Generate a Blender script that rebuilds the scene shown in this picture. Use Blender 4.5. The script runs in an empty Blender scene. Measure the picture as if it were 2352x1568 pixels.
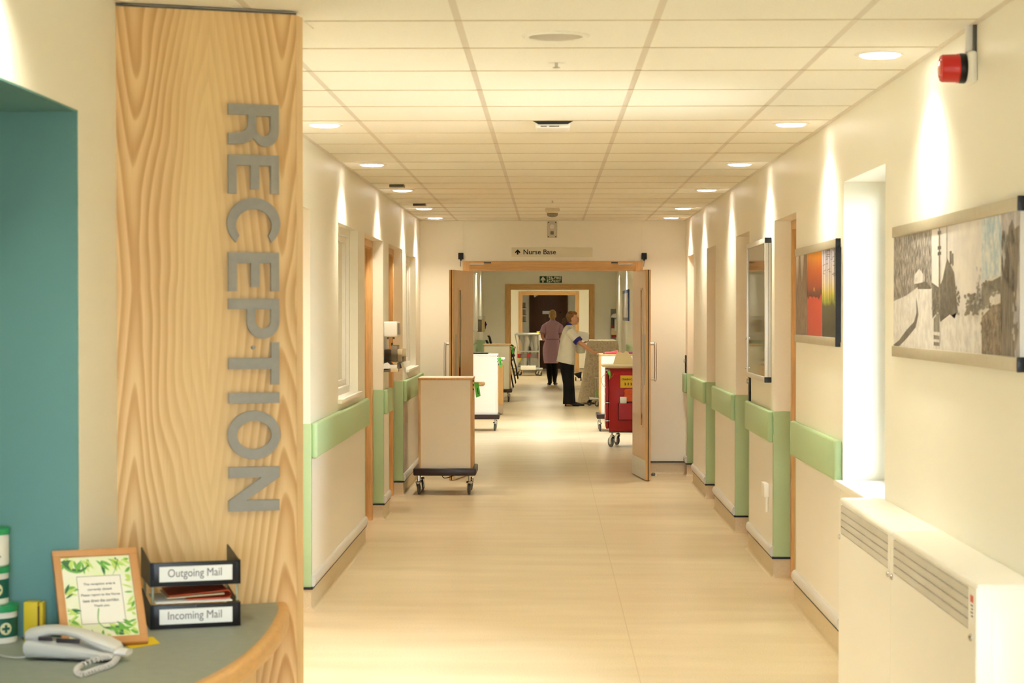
import bpy, bmesh, math, random
from math import sin, cos, pi, radians as rad
from mathutils import Vector, Matrix

random.seed(7)
C = bpy.context.scene.collection

# ------------------------------------------------------------------ camera model
F = 4400.0                                  # focal length in pixels of the 2352 x 1568 frame
TH = math.atan(65 / F)
PSI = math.atan(84 / F * cos(TH))
CAM = Vector((0, 0, 1.625))
FW = Vector((-sin(PSI) * cos(TH), cos(PSI) * cos(TH), -sin(TH)))
RT = Vector((cos(PSI), sin(PSI), 0))
UP = RT.cross(FW)

def ray(px, py): return FW + RT * ((px - 1176) / F) + UP * ((784 - py) / F)
def atX(px, py, x): d = ray(px, py); return CAM + d * (x / d.x)
def atY(px, py, y): d = ray(px, py); return CAM + d * (y / d.y)
def atZ(px, py, z): d = ray(px, py); return CAM + d * ((z - CAM.z) / d.z)
def atP(px, py, p, n): d = ray(px, py); return CAM + d * ((p - CAM).dot(n) / d.dot(n))

XL, XR = -1.30, 1.385                       # corridor wall faces
ZC = 2.5595                                 # ceiling tile face
YE = 19.39                                  # wall with the double doors
Y2, Y3, Y4 = 40.0, 52.0, 55.6               # further cross walls
def yl(px, py=719): return atX(px, py, XL).y
def yr(px, py=719): return atX(px, py, XR).y

# ------------------------------------------------------------------ materials
def lin(c): return tuple((v / 255 / 12.92) if v <= 10 else ((v / 255 + .055) / 1.055) ** 2.4 for v in c)
MATS = {}
def mat(name, col, rough=.5, metal=0, spec=.5, noise=None, bump=None, trans=0, emit=0, coat=0, stretch=None, col2=None, alpha=1, ior=1.45):
    if name in MATS: return MATS[name]
    m = bpy.data.materials.new(name); m.use_nodes = True
    nt = m.node_tree; b = nt.nodes['Principled BSDF']
    c = (*lin(col), 1)
    b.inputs['Base Color'].default_value = c
    b.inputs['Roughness'].default_value = rough
    b.inputs['Metallic'].default_value = metal
    b.inputs['Specular IOR Level'].default_value = spec
    b.inputs['Transmission Weight'].default_value = trans
    b.inputs['Coat Weight'].default_value = coat
    b.inputs['IOR'].default_value = ior
    b.inputs['Alpha'].default_value = alpha
    if emit:
        b.inputs['Emission Color'].default_value = c; b.inputs['Emission Strength'].default_value = emit
    if noise or bump:
        tc = nt.nodes.new('ShaderNodeTexCoord'); mp = nt.nodes.new('ShaderNodeMapping')
        nt.links.new(tc.outputs['Object'], mp.inputs['Vector'])
        if stretch: mp.inputs['Scale'].default_value = stretch
    if noise:
        sc, amt = noise
        n = nt.nodes.new('ShaderNodeTexNoise'); n.inputs['Scale'].default_value = sc; n.inputs['Detail'].default_value = 1 if amt < .06 else 4
        nt.links.new(mp.outputs['Vector'], n.inputs['Vector'])
        r = nt.nodes.new('ShaderNodeValToRGB')
        d = lin(col2) if col2 else tuple(v * (1 - amt) for v in c[:3])
        r.color_ramp.elements[0].position = .35; r.color_ramp.elements[1].position = .65
        r.color_ramp.elements[0].color = (*d, 1); r.color_ramp.elements[1].color = c
        nt.links.new(n.outputs['Fac'], r.inputs['Fac']); nt.links.new(r.outputs['Color'], b.inputs['Base Color'])
    if bump:
        sc, st = bump
        n = nt.nodes.new('ShaderNodeTexNoise'); n.inputs['Scale'].default_value = sc; n.inputs['Detail'].default_value = 3
        nt.links.new(mp.outputs['Vector'], n.inputs['Vector'])
        u = nt.nodes.new('ShaderNodeBump'); u.inputs['Strength'].default_value = st; u.inputs['Distance'].default_value = .002
        nt.links.new(n.outputs['Fac'], u.inputs['Height']); nt.links.new(u.outputs['Normal'], b.inputs['Normal'])
    MATS[name] = m
    return m

M_WALL = mat('wall_paint', (246, 243, 230), .42, spec=.4, noise=(1.3, .015))
M_WHITE = mat('white_paint', (244, 242, 236), .4, spec=.4, noise=(2, .01))
M_TEAL = mat('teal_paint', (112, 158, 156), .6, spec=.25, noise=(1.5, .03))
M_TILE = mat('ceiling_tile', (250, 248, 240), .85, spec=.15, noise=(180, .04))
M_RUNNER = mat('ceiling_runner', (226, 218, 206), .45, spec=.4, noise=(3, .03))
M_GAP = mat('ceiling_void', (120, 112, 98), .9)
M_GREEN = mat('green_vinyl', (178, 206, 163), .45, spec=.35, noise=(2, .02))
M_SHEET = mat('protection_sheet', (240, 236, 228), .35, spec=.45, noise=(1.5, .015))
M_KICK = mat('grey_kick_vinyl', (212, 210, 208), .25, spec=.5, noise=(2, .03))
M_BLACK = mat('black_strip', (20, 19, 20), .5, noise=(5, .1))
M_BLACKP = mat('black_plastic', (22, 22, 26), .4, noise=(5, .1))
M_SKIRT = mat('skirting_vinyl', (216, 198, 164), .45, noise=(90, .09))
M_STEEL = mat('brushed_steel', (214, 210, 202), .3, metal=.75, noise=(40, .06), stretch=(1, 1, .05))
M_CHROME = mat('chrome', (205, 205, 205), .18, metal=1, noise=(3, .04))
M_ALU = mat('aluminium', (222, 219, 212), .4, metal=.45, noise=(12, .03))
M_RAILALU = mat('champagne_aluminium', (196, 188, 168), .45, metal=.5, noise=(30, .04))
M_SIGNGREY = mat('sign_grey', (156, 152, 144), .5, metal=0, noise=(60, .05))
M_TROLLEY = mat('cream_laminate', (246, 241, 220), .35, noise=(3, .02))
M_TROLLEYW = mat('white_laminate', (246, 245, 240), .3, noise=(3, .015))
M_BUMPER = mat('dark_brown_bumper', (52, 34, 30), .35, noise=(6, .1))
M_RUBBER = mat('grey_rubber', (92, 90, 86), .5, noise=(20, .1))
M_TAG = mat('green_tag', (92, 205, 70), .5, noise=(10, .05))
M_RED = mat('red_enamel', (172, 22, 26), .35, noise=(4, .05))
M_REDP = mat('red_plastic', (205, 18, 24), .3, noise=(4, .05), coat=.3)
M_YELLOW = mat('yellow_card', (235, 205, 50), .6, noise=(8, .05))
M_PAPER = mat('paper', (248, 247, 243), .8, noise=(6, .02))
M_CREAMP = mat('cream_card', (232, 214, 172), .7, noise=(6, .03))
M_INK = mat('ink', (24, 22, 24), .7, noise=(5, .05))
M_INKG = mat('grey_ink', (105, 98, 104), .7, noise=(5, .05))
def clear_pane(name, tint, k=1.0):
    """thin clear sheet: lets light straight through, mirrors a little at grazing angles."""
    m = bpy.data.materials.new(name); m.use_nodes = True; nt = m.node_tree; nt.nodes.remove(nt.nodes['Principled BSDF'])
    t = nt.nodes.new('ShaderNodeBsdfTransparent'); t.inputs['Color'].default_value = (*tint, 1)
    g = nt.nodes.new('ShaderNodeBsdfGlossy'); g.inputs['Roughness'].default_value = .03
    f = nt.nodes.new('ShaderNodeFresnel'); f.inputs['IOR'].default_value = 1.45
    x = nt.nodes.new('ShaderNodeMixShader'); q = nt.nodes.new('ShaderNodeMath'); q.operation = 'MULTIPLY'; q.inputs[1].default_value = k
    nt.links.new(f.outputs[0], q.inputs[0]); nt.links.new(q.outputs[0], x.inputs['Fac']); nt.links.new(t.outputs[0], x.inputs[1]); nt.links.new(g.outputs[0], x.inputs[2])
    nt.links.new(x.outputs[0], nt.nodes['Material Output'].inputs['Surface']); return m
M_GLASS = clear_pane('glass', (.96, .98, .97)); M_ACRYL = clear_pane('clear_acrylic', (.93, .93, .91)); M_TINT = clear_pane('tinted_glass', (.74, .765, .785))
M_LAMP = mat('lamp_diffuser', (255, 244, 236), .4, emit=16)
M_SIGNG = mat('sign_green', (18, 72, 40), .5, noise=(5, .04))
M_DARKWOOD = mat('brown_door', (96, 62, 36), .5, noise=(9, .25), stretch=(6, 6, .5))
M_PHONE = mat('grey_phone_plastic', (212, 208, 202), .35, noise=(4, .02))
M_FRAMEW = mat('beech_frame', (205, 148, 92), .45, noise=(20, .08), stretch=(1, 1, 1))
M_SKIN = mat('skin', (214, 158, 128), .5, noise=(14, .06))
M_HAIRB = mat('brown_hair', (150, 106, 64), .45, noise=(26, .62), stretch=(.6, 1, 1.6))
M_HAIRD = mat('dark_brown_hair', (78, 50, 34), .5, noise=(60, .4), stretch=(1, 1, .25))
M_HAIRF = mat('fair_hair', (196, 156, 96), .5, noise=(60, .4), stretch=(1, 1, .25))
M_TUNIC = mat('white_tunic', (236, 232, 226), .75, noise=(12, .04), bump=(25, .5))
M_NAVY = mat('royal_blue_trim', (46, 46, 150), .7, noise=(12, .06))
M_LILAC = mat('lilac_cotton', (206, 168, 200), .8, noise=(40, .08), bump=(22, .5))
M_LILACD = mat('lilac_piping', (170, 128, 164), .8, noise=(40, .08))
M_TROUS = mat('black_trousers', (14, 13, 15), .85, noise=(12, .1), bump=(18, .4))
M_BAG = mat('clear_plastic_bag', (228, 228, 222), .15, trans=.75, noise=(30, .15), bump=(40, 1.0))
M_DOORW = mat('oak_door', (216, 172, 114), .4, noise=(9, .10), stretch=(7, 7, .4), coat=.15)
M_FRAMEO = mat('oak_frame', (226, 180, 120), .45, noise=(10, .2), stretch=(7, 7, .5))
M_FRAMEH = mat('oak_frame_horizontal', (226, 180, 120), .45, noise=(10, .2), stretch=(.5, 7, 7))
M_LAMIN = mat('desk_laminate', (152, 158, 146), .5, noise=(26, .08), bump=(120, .1))
M_LIP = mat('desk_lip_wood', (226, 172, 100), .35, noise=(12, .12), stretch=(2, 2, 8), coat=.2)
M_LIPV = mat('pale_ash_edge', (232, 196, 142), .5, noise=(12, .1), stretch=(8, 8, .4))

def nodes_of(name, rough=.5, spec=.4):
    m = bpy.data.materials.new(name); m.use_nodes = True
    nt = m.node_tree; b = nt.nodes['Principled BSDF']
    b.inputs['Roughness'].default_value = rough; b.inputs['Specular IOR Level'].default_value = spec
    return m, nt, b
def mth(nt, op, a, b=None, c=None):
    n = nt.nodes.new('ShaderNodeMath'); n.operation = op
    for i, v in enumerate((a, b, c)):
        if v is None: continue
        if isinstance(v, (int, float)): n.inputs[i].default_value = v
        else: nt.links.new(v, n.inputs[i])
    return n.outputs[0]

def ash_veneer(u):
    """crown-cut ash: mirrored leaves whose growth rings make flames up and down."""
    m, nt, b = nodes_of('ash_veneer', .45, .35)
    tc = nt.nodes.new('ShaderNodeTexCoord')
    dot = nt.nodes.new('ShaderNodeVectorMath'); dot.operation = 'DOT_PRODUCT'; dot.inputs[1].default_value = u
    nt.links.new(tc.outputs['Object'], dot.inputs[0])
    sep = nt.nodes.new('ShaderNodeSeparateXYZ'); nt.links.new(tc.outputs['Object'], sep.inputs[0])
    s, z = dot.outputs['Value'], sep.outputs['Z']
    cmb = nt.nodes.new('ShaderNodeCombineXYZ')
    nt.links.new(mth(nt, 'MULTIPLY', s, 3.0), cmb.inputs[0]); nt.links.new(mth(nt, 'MULTIPLY', z, 1.0), cmb.inputs[2])
    nz = nt.nodes.new('ShaderNodeTexNoise'); nz.inputs['Scale'].default_value = 1.6; nz.inputs['Detail'].default_value = 1.5
    nt.links.new(cmb.outputs[0], nz.inputs['Vector'])
    # distance from the middle of each mirrored leaf, 0.455 m wide
    x = mth(nt, 'ADD', s, mth(nt, 'MULTIPLY', mth(nt, 'SUBTRACT', nz.outputs['Fac'], .5), .05))
    xp = mth(nt, 'PINGPONG', mth(nt, 'ADD', x, .215), .2275)
    xr = mth(nt, 'SQRT', mth(nt, 'ADD', mth(nt, 'POWER', xp, 2), .0002))
    zc = mth(nt, 'ABSOLUTE', mth(nt, 'SUBTRACT', z, 1.70))
    f = mth(nt, 'SUBTRACT', mth(nt, 'MULTIPLY', xr, 40.0), mth(nt, 'MULTIPLY', mth(nt, 'POWER', zc, 1.3), 5.0))
    f = mth(nt, 'ADD', f, mth(nt, 'MULTIPLY', nz.outputs['Fac'], 3.0))
    ring = mth(nt, 'FRACT', f)
    ring = mth(nt, 'MULTIPLY', mth(nt, 'POWER', ring, 1.7), mth(nt, 'SUBTRACT', 1.0, mth(nt, 'POWER', ring, 7)))
    fade = nt.nodes.new('ShaderNodeMapRange'); fade.inputs['From Min'].default_value = .06; fade.inputs['From Max'].default_value = .17; fade.inputs['To Min'].default_value = 1.7; fade.inputs['To Max'].default_value = .45
    nt.links.new(xp, fade.inputs['Value'])
    ring = mth(nt, 'MULTIPLY', ring, fade.outputs[0])
    # fine pores
    cm2 = nt.nodes.new('ShaderNodeCombineXYZ')
    nt.links.new(mth(nt, 'MULTIPLY', s, 190.0), cm2.inputs[0]); nt.links.new(mth(nt, 'MULTIPLY', z, 6.0), cm2.inputs[2])
    n2 = nt.nodes.new('ShaderNodeTexNoise'); n2.inputs['Scale'].default_value = 1.0; n2.inputs['Detail'].default_value = 2
    nt.links.new(cm2.outputs[0], n2.inputs['Vector'])
    cm3 = nt.nodes.new('ShaderNodeCombineXYZ')
    nt.links.new(mth(nt, 'MULTIPLY', s, 7.0), cm3.inputs[0]); nt.links.new(mth(nt, 'MULTIPLY', z, .7), cm3.inputs[2])
    n3 = nt.nodes.new('ShaderNodeTexNoise'); n3.inputs['Scale'].default_value = 1.0; n3.inputs['Detail'].default_value = 3
    nt.links.new(cm3.outputs[0], n3.inputs['Vector'])
    fac = mth(nt, 'ADD', mth(nt, 'MULTIPLY', ring, .60), mth(nt, 'MULTIPLY', n2.outputs['Fac'], .26))
    fac = mth(nt, 'ADD', fac, mth(nt, 'MULTIPLY', mth(nt, 'SUBTRACT', n3.outputs['Fac'], .5), .5))
    r = nt.nodes.new('ShaderNodeValToRGB')
    r.color_ramp.elements[0].position = .08; r.color_ramp.elements[0].color = (*lin((236, 202, 148)), 1)
    r.color_ramp.elements[1].position = .95; r.color_ramp.elements[1].color = (*lin((190, 136, 74)), 1)
    nt.links.new(fac, r.inputs['Fac']); nt.links.new(r.outputs['Color'], b.inputs['Base Color'])
    return m

def floor_vinyl():
    m, nt, b = nodes_of('floor_vinyl', .3, .5)
    tc = nt.nodes.new('ShaderNodeTexCoord')
    n1 = nt.nodes.new('ShaderNodeTexNoise'); n1.inputs['Scale'].default_value = 120; n1.inputs['Detail'].default_value = 1
    mp = nt.nodes.new('ShaderNodeMapping'); mp.inputs['Scale'].default_value = (.7, 3.0, 1)
    nt.links.new(tc.outputs['Object'], mp.inputs['Vector'])
    n2 = nt.nodes.new('ShaderNodeTexNoise'); n2.inputs['Scale'].default_value = 1.4; n2.inputs['Detail'].default_value = 4
    nt.links.new(tc.outputs['Object'], n1.inputs['Vector']); nt.links.new(mp.outputs['Vector'], n2.inputs['Vector'])
    f = mth(nt, 'ADD', mth(nt, 'MULTIPLY', n1.outputs['Fac'], .45), mth(nt, 'MULTIPLY', n2.outputs['Fac'], .55))
    r = nt.nodes.new('ShaderNodeValToRGB')
    r.color_ramp.elements[0].position = .35; r.color_ramp.elements[0].color = (*lin((212, 192, 158)), 1)
    r.color_ramp.elements[1].position = .65; r.color_ramp.elements[1].color = (*lin((236, 220, 190)), 1)
    # welded seams along the corridor
    sep = nt.nodes.new('ShaderNodeSeparateXYZ'); nt.links.new(tc.outputs['Object'], sep.inputs[0])
    seam = mth(nt, 'LESS_THAN', mth(nt, 'ABSOLUTE', mth(nt, 'SUBTRACT', mth(nt, 'ABSOLUTE', sep.outputs['X']), .93)), .003)
    mx = nt.nodes.new('ShaderNodeMix'); mx.data_type = 'RGBA'
    mx.inputs['B'].default_value = (*lin((190, 168, 132)), 1)
    nt.links.new(f, r.inputs['Fac']); nt.links.new(r.outputs['Color'], mx.inputs['A']); nt.links.new(mth(nt, 'MULTIPLY', seam, .5), mx.inputs['Factor'])
    nt.links.new(mx.outputs['Result'], b.inputs['Base Color'])
    rr = nt.nodes.new('ShaderNodeMapRange'); rr.inputs['To Min'].default_value = .24; rr.inputs['To Max'].default_value = .38
    nt.links.new(n2.outputs['Fac'], rr.inputs['Value']); nt.links.new(rr.outputs[0], b.inputs['Roughness'])
    return m

def two_tone(name, c1, c2, scale, stretch, lo=.45, hi=.55, rough=.5, detail=6, c3=None):
    """printed picture texture: ramp over a stretched noise."""
    m, nt, b = nodes_of(name, rough, .3)
    tc = nt.nodes.new('ShaderNodeTexCoord'); mp = nt.nodes.new('ShaderNodeMapping'); mp.inputs['Scale'].default_value = stretch
    nt.links.new(tc.outputs['Object'], mp.inputs['Vector'])
    n = nt.nodes.new('ShaderNodeTexNoise'); n.inputs['Scale'].default_value = scale; n.inputs['Detail'].default_value = detail; n.inputs['Roughness'].default_value = .65
    nt.links.new(mp.outputs['Vector'], n.inputs['Vector'])
    r = nt.nodes.new('ShaderNodeValToRGB')
    r.color_ramp.elements[0].position = lo; r.color_ramp.elements[0].color = (*lin(c1), 1)
    r.color_ramp.elements[1].position = hi; r.color_ramp.elements[1].color = (*lin(c2), 1)
    if c3:
        e = r.color_ramp.elements.new((lo + hi) / 2); e.color = (*lin(c3), 1)
    nt.links.new(n.outputs['Fac'], r.inputs['Fac']); nt.links.new(r.outputs['Color'], b.inputs['Base Color'])
    return m

def gradient_z(name, z0, z1, stops, rough=.4):
    """a picture whose printed colours run from low to high (object z)."""
    m, nt, b = nodes_of(name, rough, .3)
    tc = nt.nodes.new('ShaderNodeTexCoord'); sep = nt.nodes.new('ShaderNodeSeparateXYZ'); nt.links.new(tc.outputs['Object'], sep.inputs[0])
    n = nt.nodes.new('ShaderNodeTexNoise'); n.inputs['Scale'].default_value = 9; nt.links.new(tc.outputs['Object'], n.inputs['Vector'])
    mr = nt.nodes.new('ShaderNodeMapRange'); mr.inputs['From Min'].default_value = z0; mr.inputs['From Max'].default_value = z1
    nt.links.new(mth(nt, 'ADD', sep.outputs['Z'], mth(nt, 'MULTIPLY', mth(nt, 'SUBTRACT', n.outputs['Fac'], .5), (z1 - z0) * .15)), mr.inputs['Value'])
    r = nt.nodes.new('ShaderNodeValToRGB'); els = r.color_ramp.elements
    els[0].position = stops[0][0]; els[0].color = (*lin(stops[0][1]), 1)
    els[1].position = stops[-1][0]; els[1].color = (*lin(stops[-1][1]), 1)
    for p, c in stops[1:-1]:
        e = els.new(p); e.color = (*lin(c), 1)
    nt.links.new(mr.outputs[0], r.inputs['Fac']); nt.links.new(r.outputs['Color'], b.inputs['Base Color'])
    return m

# ------------------------------------------------------------------ mesh builder
def basis(o, xa, ya):
    xa = Vector(xa).normalized(); ya = Vector(ya); za = xa.cross(ya).normalized(); ya = za.cross(xa)
    M = Matrix.Identity(4)
    for i in range(3): M[i][0], M[i][1], M[i][2], M[i][3] = xa[i], ya[i], za[i], o[i]
    return M

class MB:
    def __init__(s): s.bm = bmesh.new(); s.M = None
    def merge(s, tmp, m=0, M=None):
        for f in tmp.faces: f.material_index = m
        if M is not None: bmesh.ops.transform(tmp, matrix=M, verts=tmp.verts)
        if s.M is not None: bmesh.ops.transform(tmp, matrix=s.M, verts=tmp.verts)
        me = bpy.data.meshes.new('tmp'); tmp.to_mesh(me); tmp.free(); s.bm.from_mesh(me); bpy.data.meshes.remove(me)
        return s
    def mesh(s, me, m=0, M=None):
        t = bmesh.new(); t.from_mesh(me); bpy.data.meshes.remove(me); return s.merge(t, m, M)
    def box(s, x0, x1, y0, y1, z0, z1, m=0, bev=0, seg=2, M=None):
        t = bmesh.new()
        x0, x1 = min(x0, x1), max(x0, x1); y0, y1 = min(y0, y1), max(y0, y1); z0, z1 = min(z0, z1), max(z0, z1)
        bmesh.ops.create_cube(t, size=1, matrix=Matrix.Translation(((x0 + x1) / 2, (y0 + y1) / 2, (z0 + z1) / 2)) @ Matrix.Diagonal((x1 - x0, y1 - y0, z1 - z0, 1)))
        if bev: bmesh.ops.bevel(t, geom=t.edges[:], offset=min(bev, .49 * min(x1 - x0, y1 - y0, z1 - z0)), segments=seg, affect='EDGES', profile=.5)
        return s.merge(t, m, M)
    def loft(s, rings, m=0, M=None, cap=True, closed=True):
        t = bmesh.new(); vs = [[t.verts.new(p) for p in r] for r in rings]; n = len(rings[0])
        for a, b in zip(vs, vs[1:]):
            for i in range(n if closed else n - 1):
                j = (i + 1) % n
                t.faces.new((a[i], a[j], b[j], b[i]))
        if cap and closed:
            t.faces.new(vs[0][::-1]); t.faces.new(vs[-1])
        bmesh.ops.recalc_face_normals(t, faces=t.faces)
        return s.merge(t, m, M)
    def tube(s, pts, r, n=10, m=0, M=None, cap=True, closed=False):
        pts = [Vector(p) for p in pts]; k = len(pts)
        rs = r if isinstance(r, (list, tuple)) else [r] * k
        tan = []
        for i in range(k):
            a = pts[(i - 1) % k] if closed else pts[max(i - 1, 0)]; b = pts[(i + 1) % k] if closed else pts[min(i + 1, k - 1)]
            d = (b - a); tan.append(d.normalized() if d.length > 1e-9 else Vector((0, 0, 1)))
        up = Vector((0, 0, 1)) if abs(tan[0].z) < .9 else Vector((1, 0, 0))
        nrm = tan[0].cross(up).normalized(); rings = []
        for i in range(k):
            nrm = (nrm - tan[i] * nrm.dot(tan[i])).normalized(); bi = tan[i].cross(nrm)
            rings.append([pts[i] + (nrm * cos(2 * pi * j / n) + bi * sin(2 * pi * j / n)) * rs[i] for j in range(n)])
        if closed: rings.append(rings[0]); cap = False
        return s.loft(rings, m, M, cap)
    def limb(s, pts, rs, n=12, m=0):
        """tapering limb with rounded ends."""
        pts = [Vector(p) for p in pts]
        a = (pts[0] - pts[1]).normalized(); b = (pts[-1] - pts[-2]).normalized()
        P = [pts[0] + a * rs[0] * .95, pts[0] + a * rs[0] * .7] + pts + [pts[-1] + b * rs[-1] * .7, pts[-1] + b * rs[-1] * .95]
        R = [rs[0] * .3, rs[0] * .72] + list(rs) + [rs[-1] * .72, rs[-1] * .3]
        return s.tube(P, R, n, m)
    def cyl(s, p0, p1, r, r1=None, n=20, m=0, M=None): return s.tube([p0, p1], [r, r if r1 is None else r1], n, m, M)
    def lathe(s, prof, o=(0, 0, 0), axis=(0, 0, 1), n=28, m=0, M=None):
        """prof: (radius, height) pairs along axis from o."""
        ax = Vector(axis).normalized(); o = Vector(o)
        e = ax.orthogonal().normalized(); g = ax.cross(e)
        return s.loft([[o + ax * h + (e * cos(2 * pi * j / n) + g * sin(2 * pi * j / n)) * max(r, 1e-4) for j in range(n)] for r, h in prof], m, M)
    def ball(s, c, r, m=0, M=None, rot=None, u=20, v=14):
        t = bmesh.new(); r = r if isinstance(r, (tuple, list)) else (r, r, r)
        K = Matrix.Translation(c) @ (rot.to_4x4() if rot else Matrix.Identity(4)) @ Matrix.Diagonal((*r, 1))
        bmesh.ops.create_uvsphere(t, u_segments=u, v_segments=v, radius=1, matrix=K)
        return s.merge(t, m, M)
    def poly(s, pts, m=0, M=None):
        t = bmesh.new(); t.faces.new([t.verts.new(p) for p in pts]); return s.merge(t, m, M)
    def prism(s, pts, d, m=0, M=None):
        """flat outline pts extruded by vector d."""
        d = Vector(d); a = [Vector(p) for p in pts]; return s.loft([a, [p + d for p in a]], m, M)
    def flat(s, outlines, depth, m=0, M=None):
        cu = bpy.data.curves.new('c', 'CURVE'); cu.dimensions = '2D'; cu.fill_mode = 'BOTH'; cu.extrude = depth / 2
        for o in outlines:
            sp = cu.splines.new('POLY'); sp.points.add(len(o) - 1); sp.use_cyclic_u = True
            for q, p in zip(sp.points, o): q.co = (p[0], p[1], 0, 1)
        ob = bpy.data.objects.new('c', cu); me = bpy.data.meshes.new_from_object(ob)
        bpy.data.objects.remove(ob); bpy.data.curves.remove(cu)
        return s.mesh(me, m, M)
    def sweep(s, path, prof, m=0, side=1, closed=False):
        """mitred sweep of prof [(offset to one side, z)] along a plan polyline [(x, y)]."""
        P = [Vector((p[0], p[1])) for p in path]; k = len(P); offs = []
        for i in range(k):
            d0 = (P[i] - P[i - 1]).normalized() if i > 0 else None; d1 = (P[i + 1] - P[i]).normalized() if i < k - 1 else None
            n0 = Vector((d0.y, -d0.x)) if d0 else None; n1 = Vector((d1.y, -d1.x)) if d1 else None
            if n0 is None: o = n1
            elif n1 is None: o = n0
            else: o = (n0 + n1) / max(.25, 1 + n0.dot(n1))
            offs.append(o * side)
        return s.loft([[Vector((P[i].x + offs[i].x * a, P[i].y + offs[i].y * a, z)) for a, z in prof] for i in range(k)], m)
    def build(s, name, mats, parent=None, smooth=35):
        me = bpy.data.meshes.new(name);
        s.bm.to_mesh(me); s.bm.free()
        for m in (mats if isinstance(mats, (list, tuple)) else [mats]): me.materials.append(m)
        me.polygons.foreach_set('use_smooth', [True] * len(me.polygons)); me.set_sharp_from_angle(angle=rad(smooth))
        o = bpy.data.objects.new(name, me); C.objects.link(o)
        if parent is None:
            vs = [v.co for v in me.vertices]
            lo = [min(v[i] for v in vs) for i in range(3)]; hi = [max(v[i] for v in vs) for i in range(3)]
            c = Vector(((lo[0] + hi[0]) / 2, (lo[1] + hi[1]) / 2, lo[2]))
            me.transform(Matrix.Translation(-c)); o.location = c; ORG[o.name] = c
        else:
            c = ORG[parent.name]; me.transform(Matrix.Translation(-c)); o.parent = parent; ORG[o.name] = c
        return o
ORG = {}

def text_mesh(t, size=1, depth=.002, bold=0, align='LEFT', spacing=1.0, line=1.0):
    cu = bpy.data.curves.new('t', 'FONT'); cu.body = t; cu.size = size; cu.extrude = depth / 2; cu.offset = bold; cu.align_x = align
    cu.space_character = spacing; cu.space_line = line; cu.resolution_u = 4
    ob = bpy.data.objects.new('t', cu); me = bpy.data.meshes.new_from_object(ob)
    bpy.data.objects.remove(ob); bpy.data.curves.remove(cu)
    return me
def fit_text(t, w, h, **k):
    """text mesh scaled into a w x h box whose lower left corner is the origin."""
    me = text_mesh(t, **k); v = [p.co for p in me.vertices]
    x0, x1 = min(p.x for p in v), max(p.x for p in v); y0, y1 = min(p.y for p in v), max(p.y for p in v)
    me.transform(Matrix.Diagonal((w / (x1 - x0), h / (y1 - y0), 1, 1)) @ Matrix.Translation((-x0, -y0, 0)))
    return me

def tag(o, label, cat, group=None):
    o['label'] = label; o['category'] = cat
    if group: o['group'] = group
    return o
def thing(name, label, cat, loc, group=None):
    o = bpy.data.objects.new(name, None); C.objects.link(o); o.location = loc; o.empty_display_size = .1
    ORG[o.name] = Vector(loc); return tag(o, label, cat, group)
def struct(o): o['kind'] = 'structure'; return o
def arc(cx, cy, rx, ry, a0, a1, n=14):
    return [(cx + rx * cos(rad(a0 + (a1 - a0) * i / n)), cy + ry * sin(rad(a0 + (a1 - a0) * i / n))) for i in range(n + 1)]
def smooth_path(pts, n=8, closed=False):
    """Catmull-Rom through pts."""
    P = [Vector(p) for p in pts]; out = []; k = len(P)
    for i in range(k if closed else k - 1):
        g = lambda j: P[j % k] if closed else P[max(0, min(k - 1, j))]
        a, b, c, d = g(i - 1), g(i), g(i + 1), g(i + 2)
        for q in range(n):
            t = q / n
            out.append(.5 * ((2 * b) + (c - a) * t + (2 * a - 5 * b + 4 * c - d) * t * t + (3 * b - a - 3 * c + d) * t ** 3))
    if not closed: out.append(P[-1])
    return out

exec_parts = []
# ================================================================== THE SETTING
WT = 2.70                                   # walls run up past the tiles
W0, W1 = yr(2033, 800), yr(1937, 800)       # window in the right wall
RR = [(yr(1828, 900), yr(1778, 1100)), (yr(1721, 1000), yr(1690, 1050)), (yr(1643, 1000), yr(1623, 1000)), (yr(1593, 900), 19.12)]
LR = [(8.95, yl(713, 1100)), (yl(838, 1000), yl(880, 1000)), (yl(893, 1000), yl(925, 1000))]
LW = [(yl(777, 700), yl(822, 700)), (yl(933, 700), yl(955, 700))]
DR, DL, ZL = .10, .08, 2.19                 # recess depths, lintel height
YJ = yl(181, 700)                           # far side of the reception opening
SILL, WTOP = .84, 2.24
NZ = [(1.09, 2.187), (1.11, 2.17)]          # interior windows of the left wall

b = MB(); b.box(-2.8, 1.75, -3.2, 60, -.1, 0); struct(b.build('floor', floor_vinyl()))

b = MB()                                    # lay-in ceiling: tiles hang 8 mm under the void, runners between columns
b.box(-2.8, 1.75, -3.2, 60, ZC + .008, ZC + .12, 2)
runs = [-.924, -.29, .344, .978]
cols = [XL] + runs + [XR]
k = 0; y = 6.128 - 15 * .635
while y < YE:
    for i in range(5):
        x0 = cols[i] + (.012 if i else .0); x1 = cols[i + 1] - (.012 if i < 4 else 0)
        b.box(x0, x1, max(y, -3.1) + .005, min(y + .635, YE) - .005, ZC, ZC + .0085, 0)
    if y > -1: b.box(XL, XR, y - .004, y + .004, ZC - .0022, ZC + .006, 3)  # darker raised bead, its colour stands in for the shaded tile joint
    y += .635
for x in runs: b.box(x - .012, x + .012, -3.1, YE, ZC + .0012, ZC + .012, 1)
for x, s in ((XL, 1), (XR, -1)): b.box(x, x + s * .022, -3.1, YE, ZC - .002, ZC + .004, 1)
b.box(XL - .1, XR + .1, YE, 60, ZC, ZC + .05, 0)
struct(b.build('ceiling', [M_TILE, M_RUNNER, M_GAP, mat('ceiling_joint_shade', (216, 203, 176), .7, noise=(3, .03))]))

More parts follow.
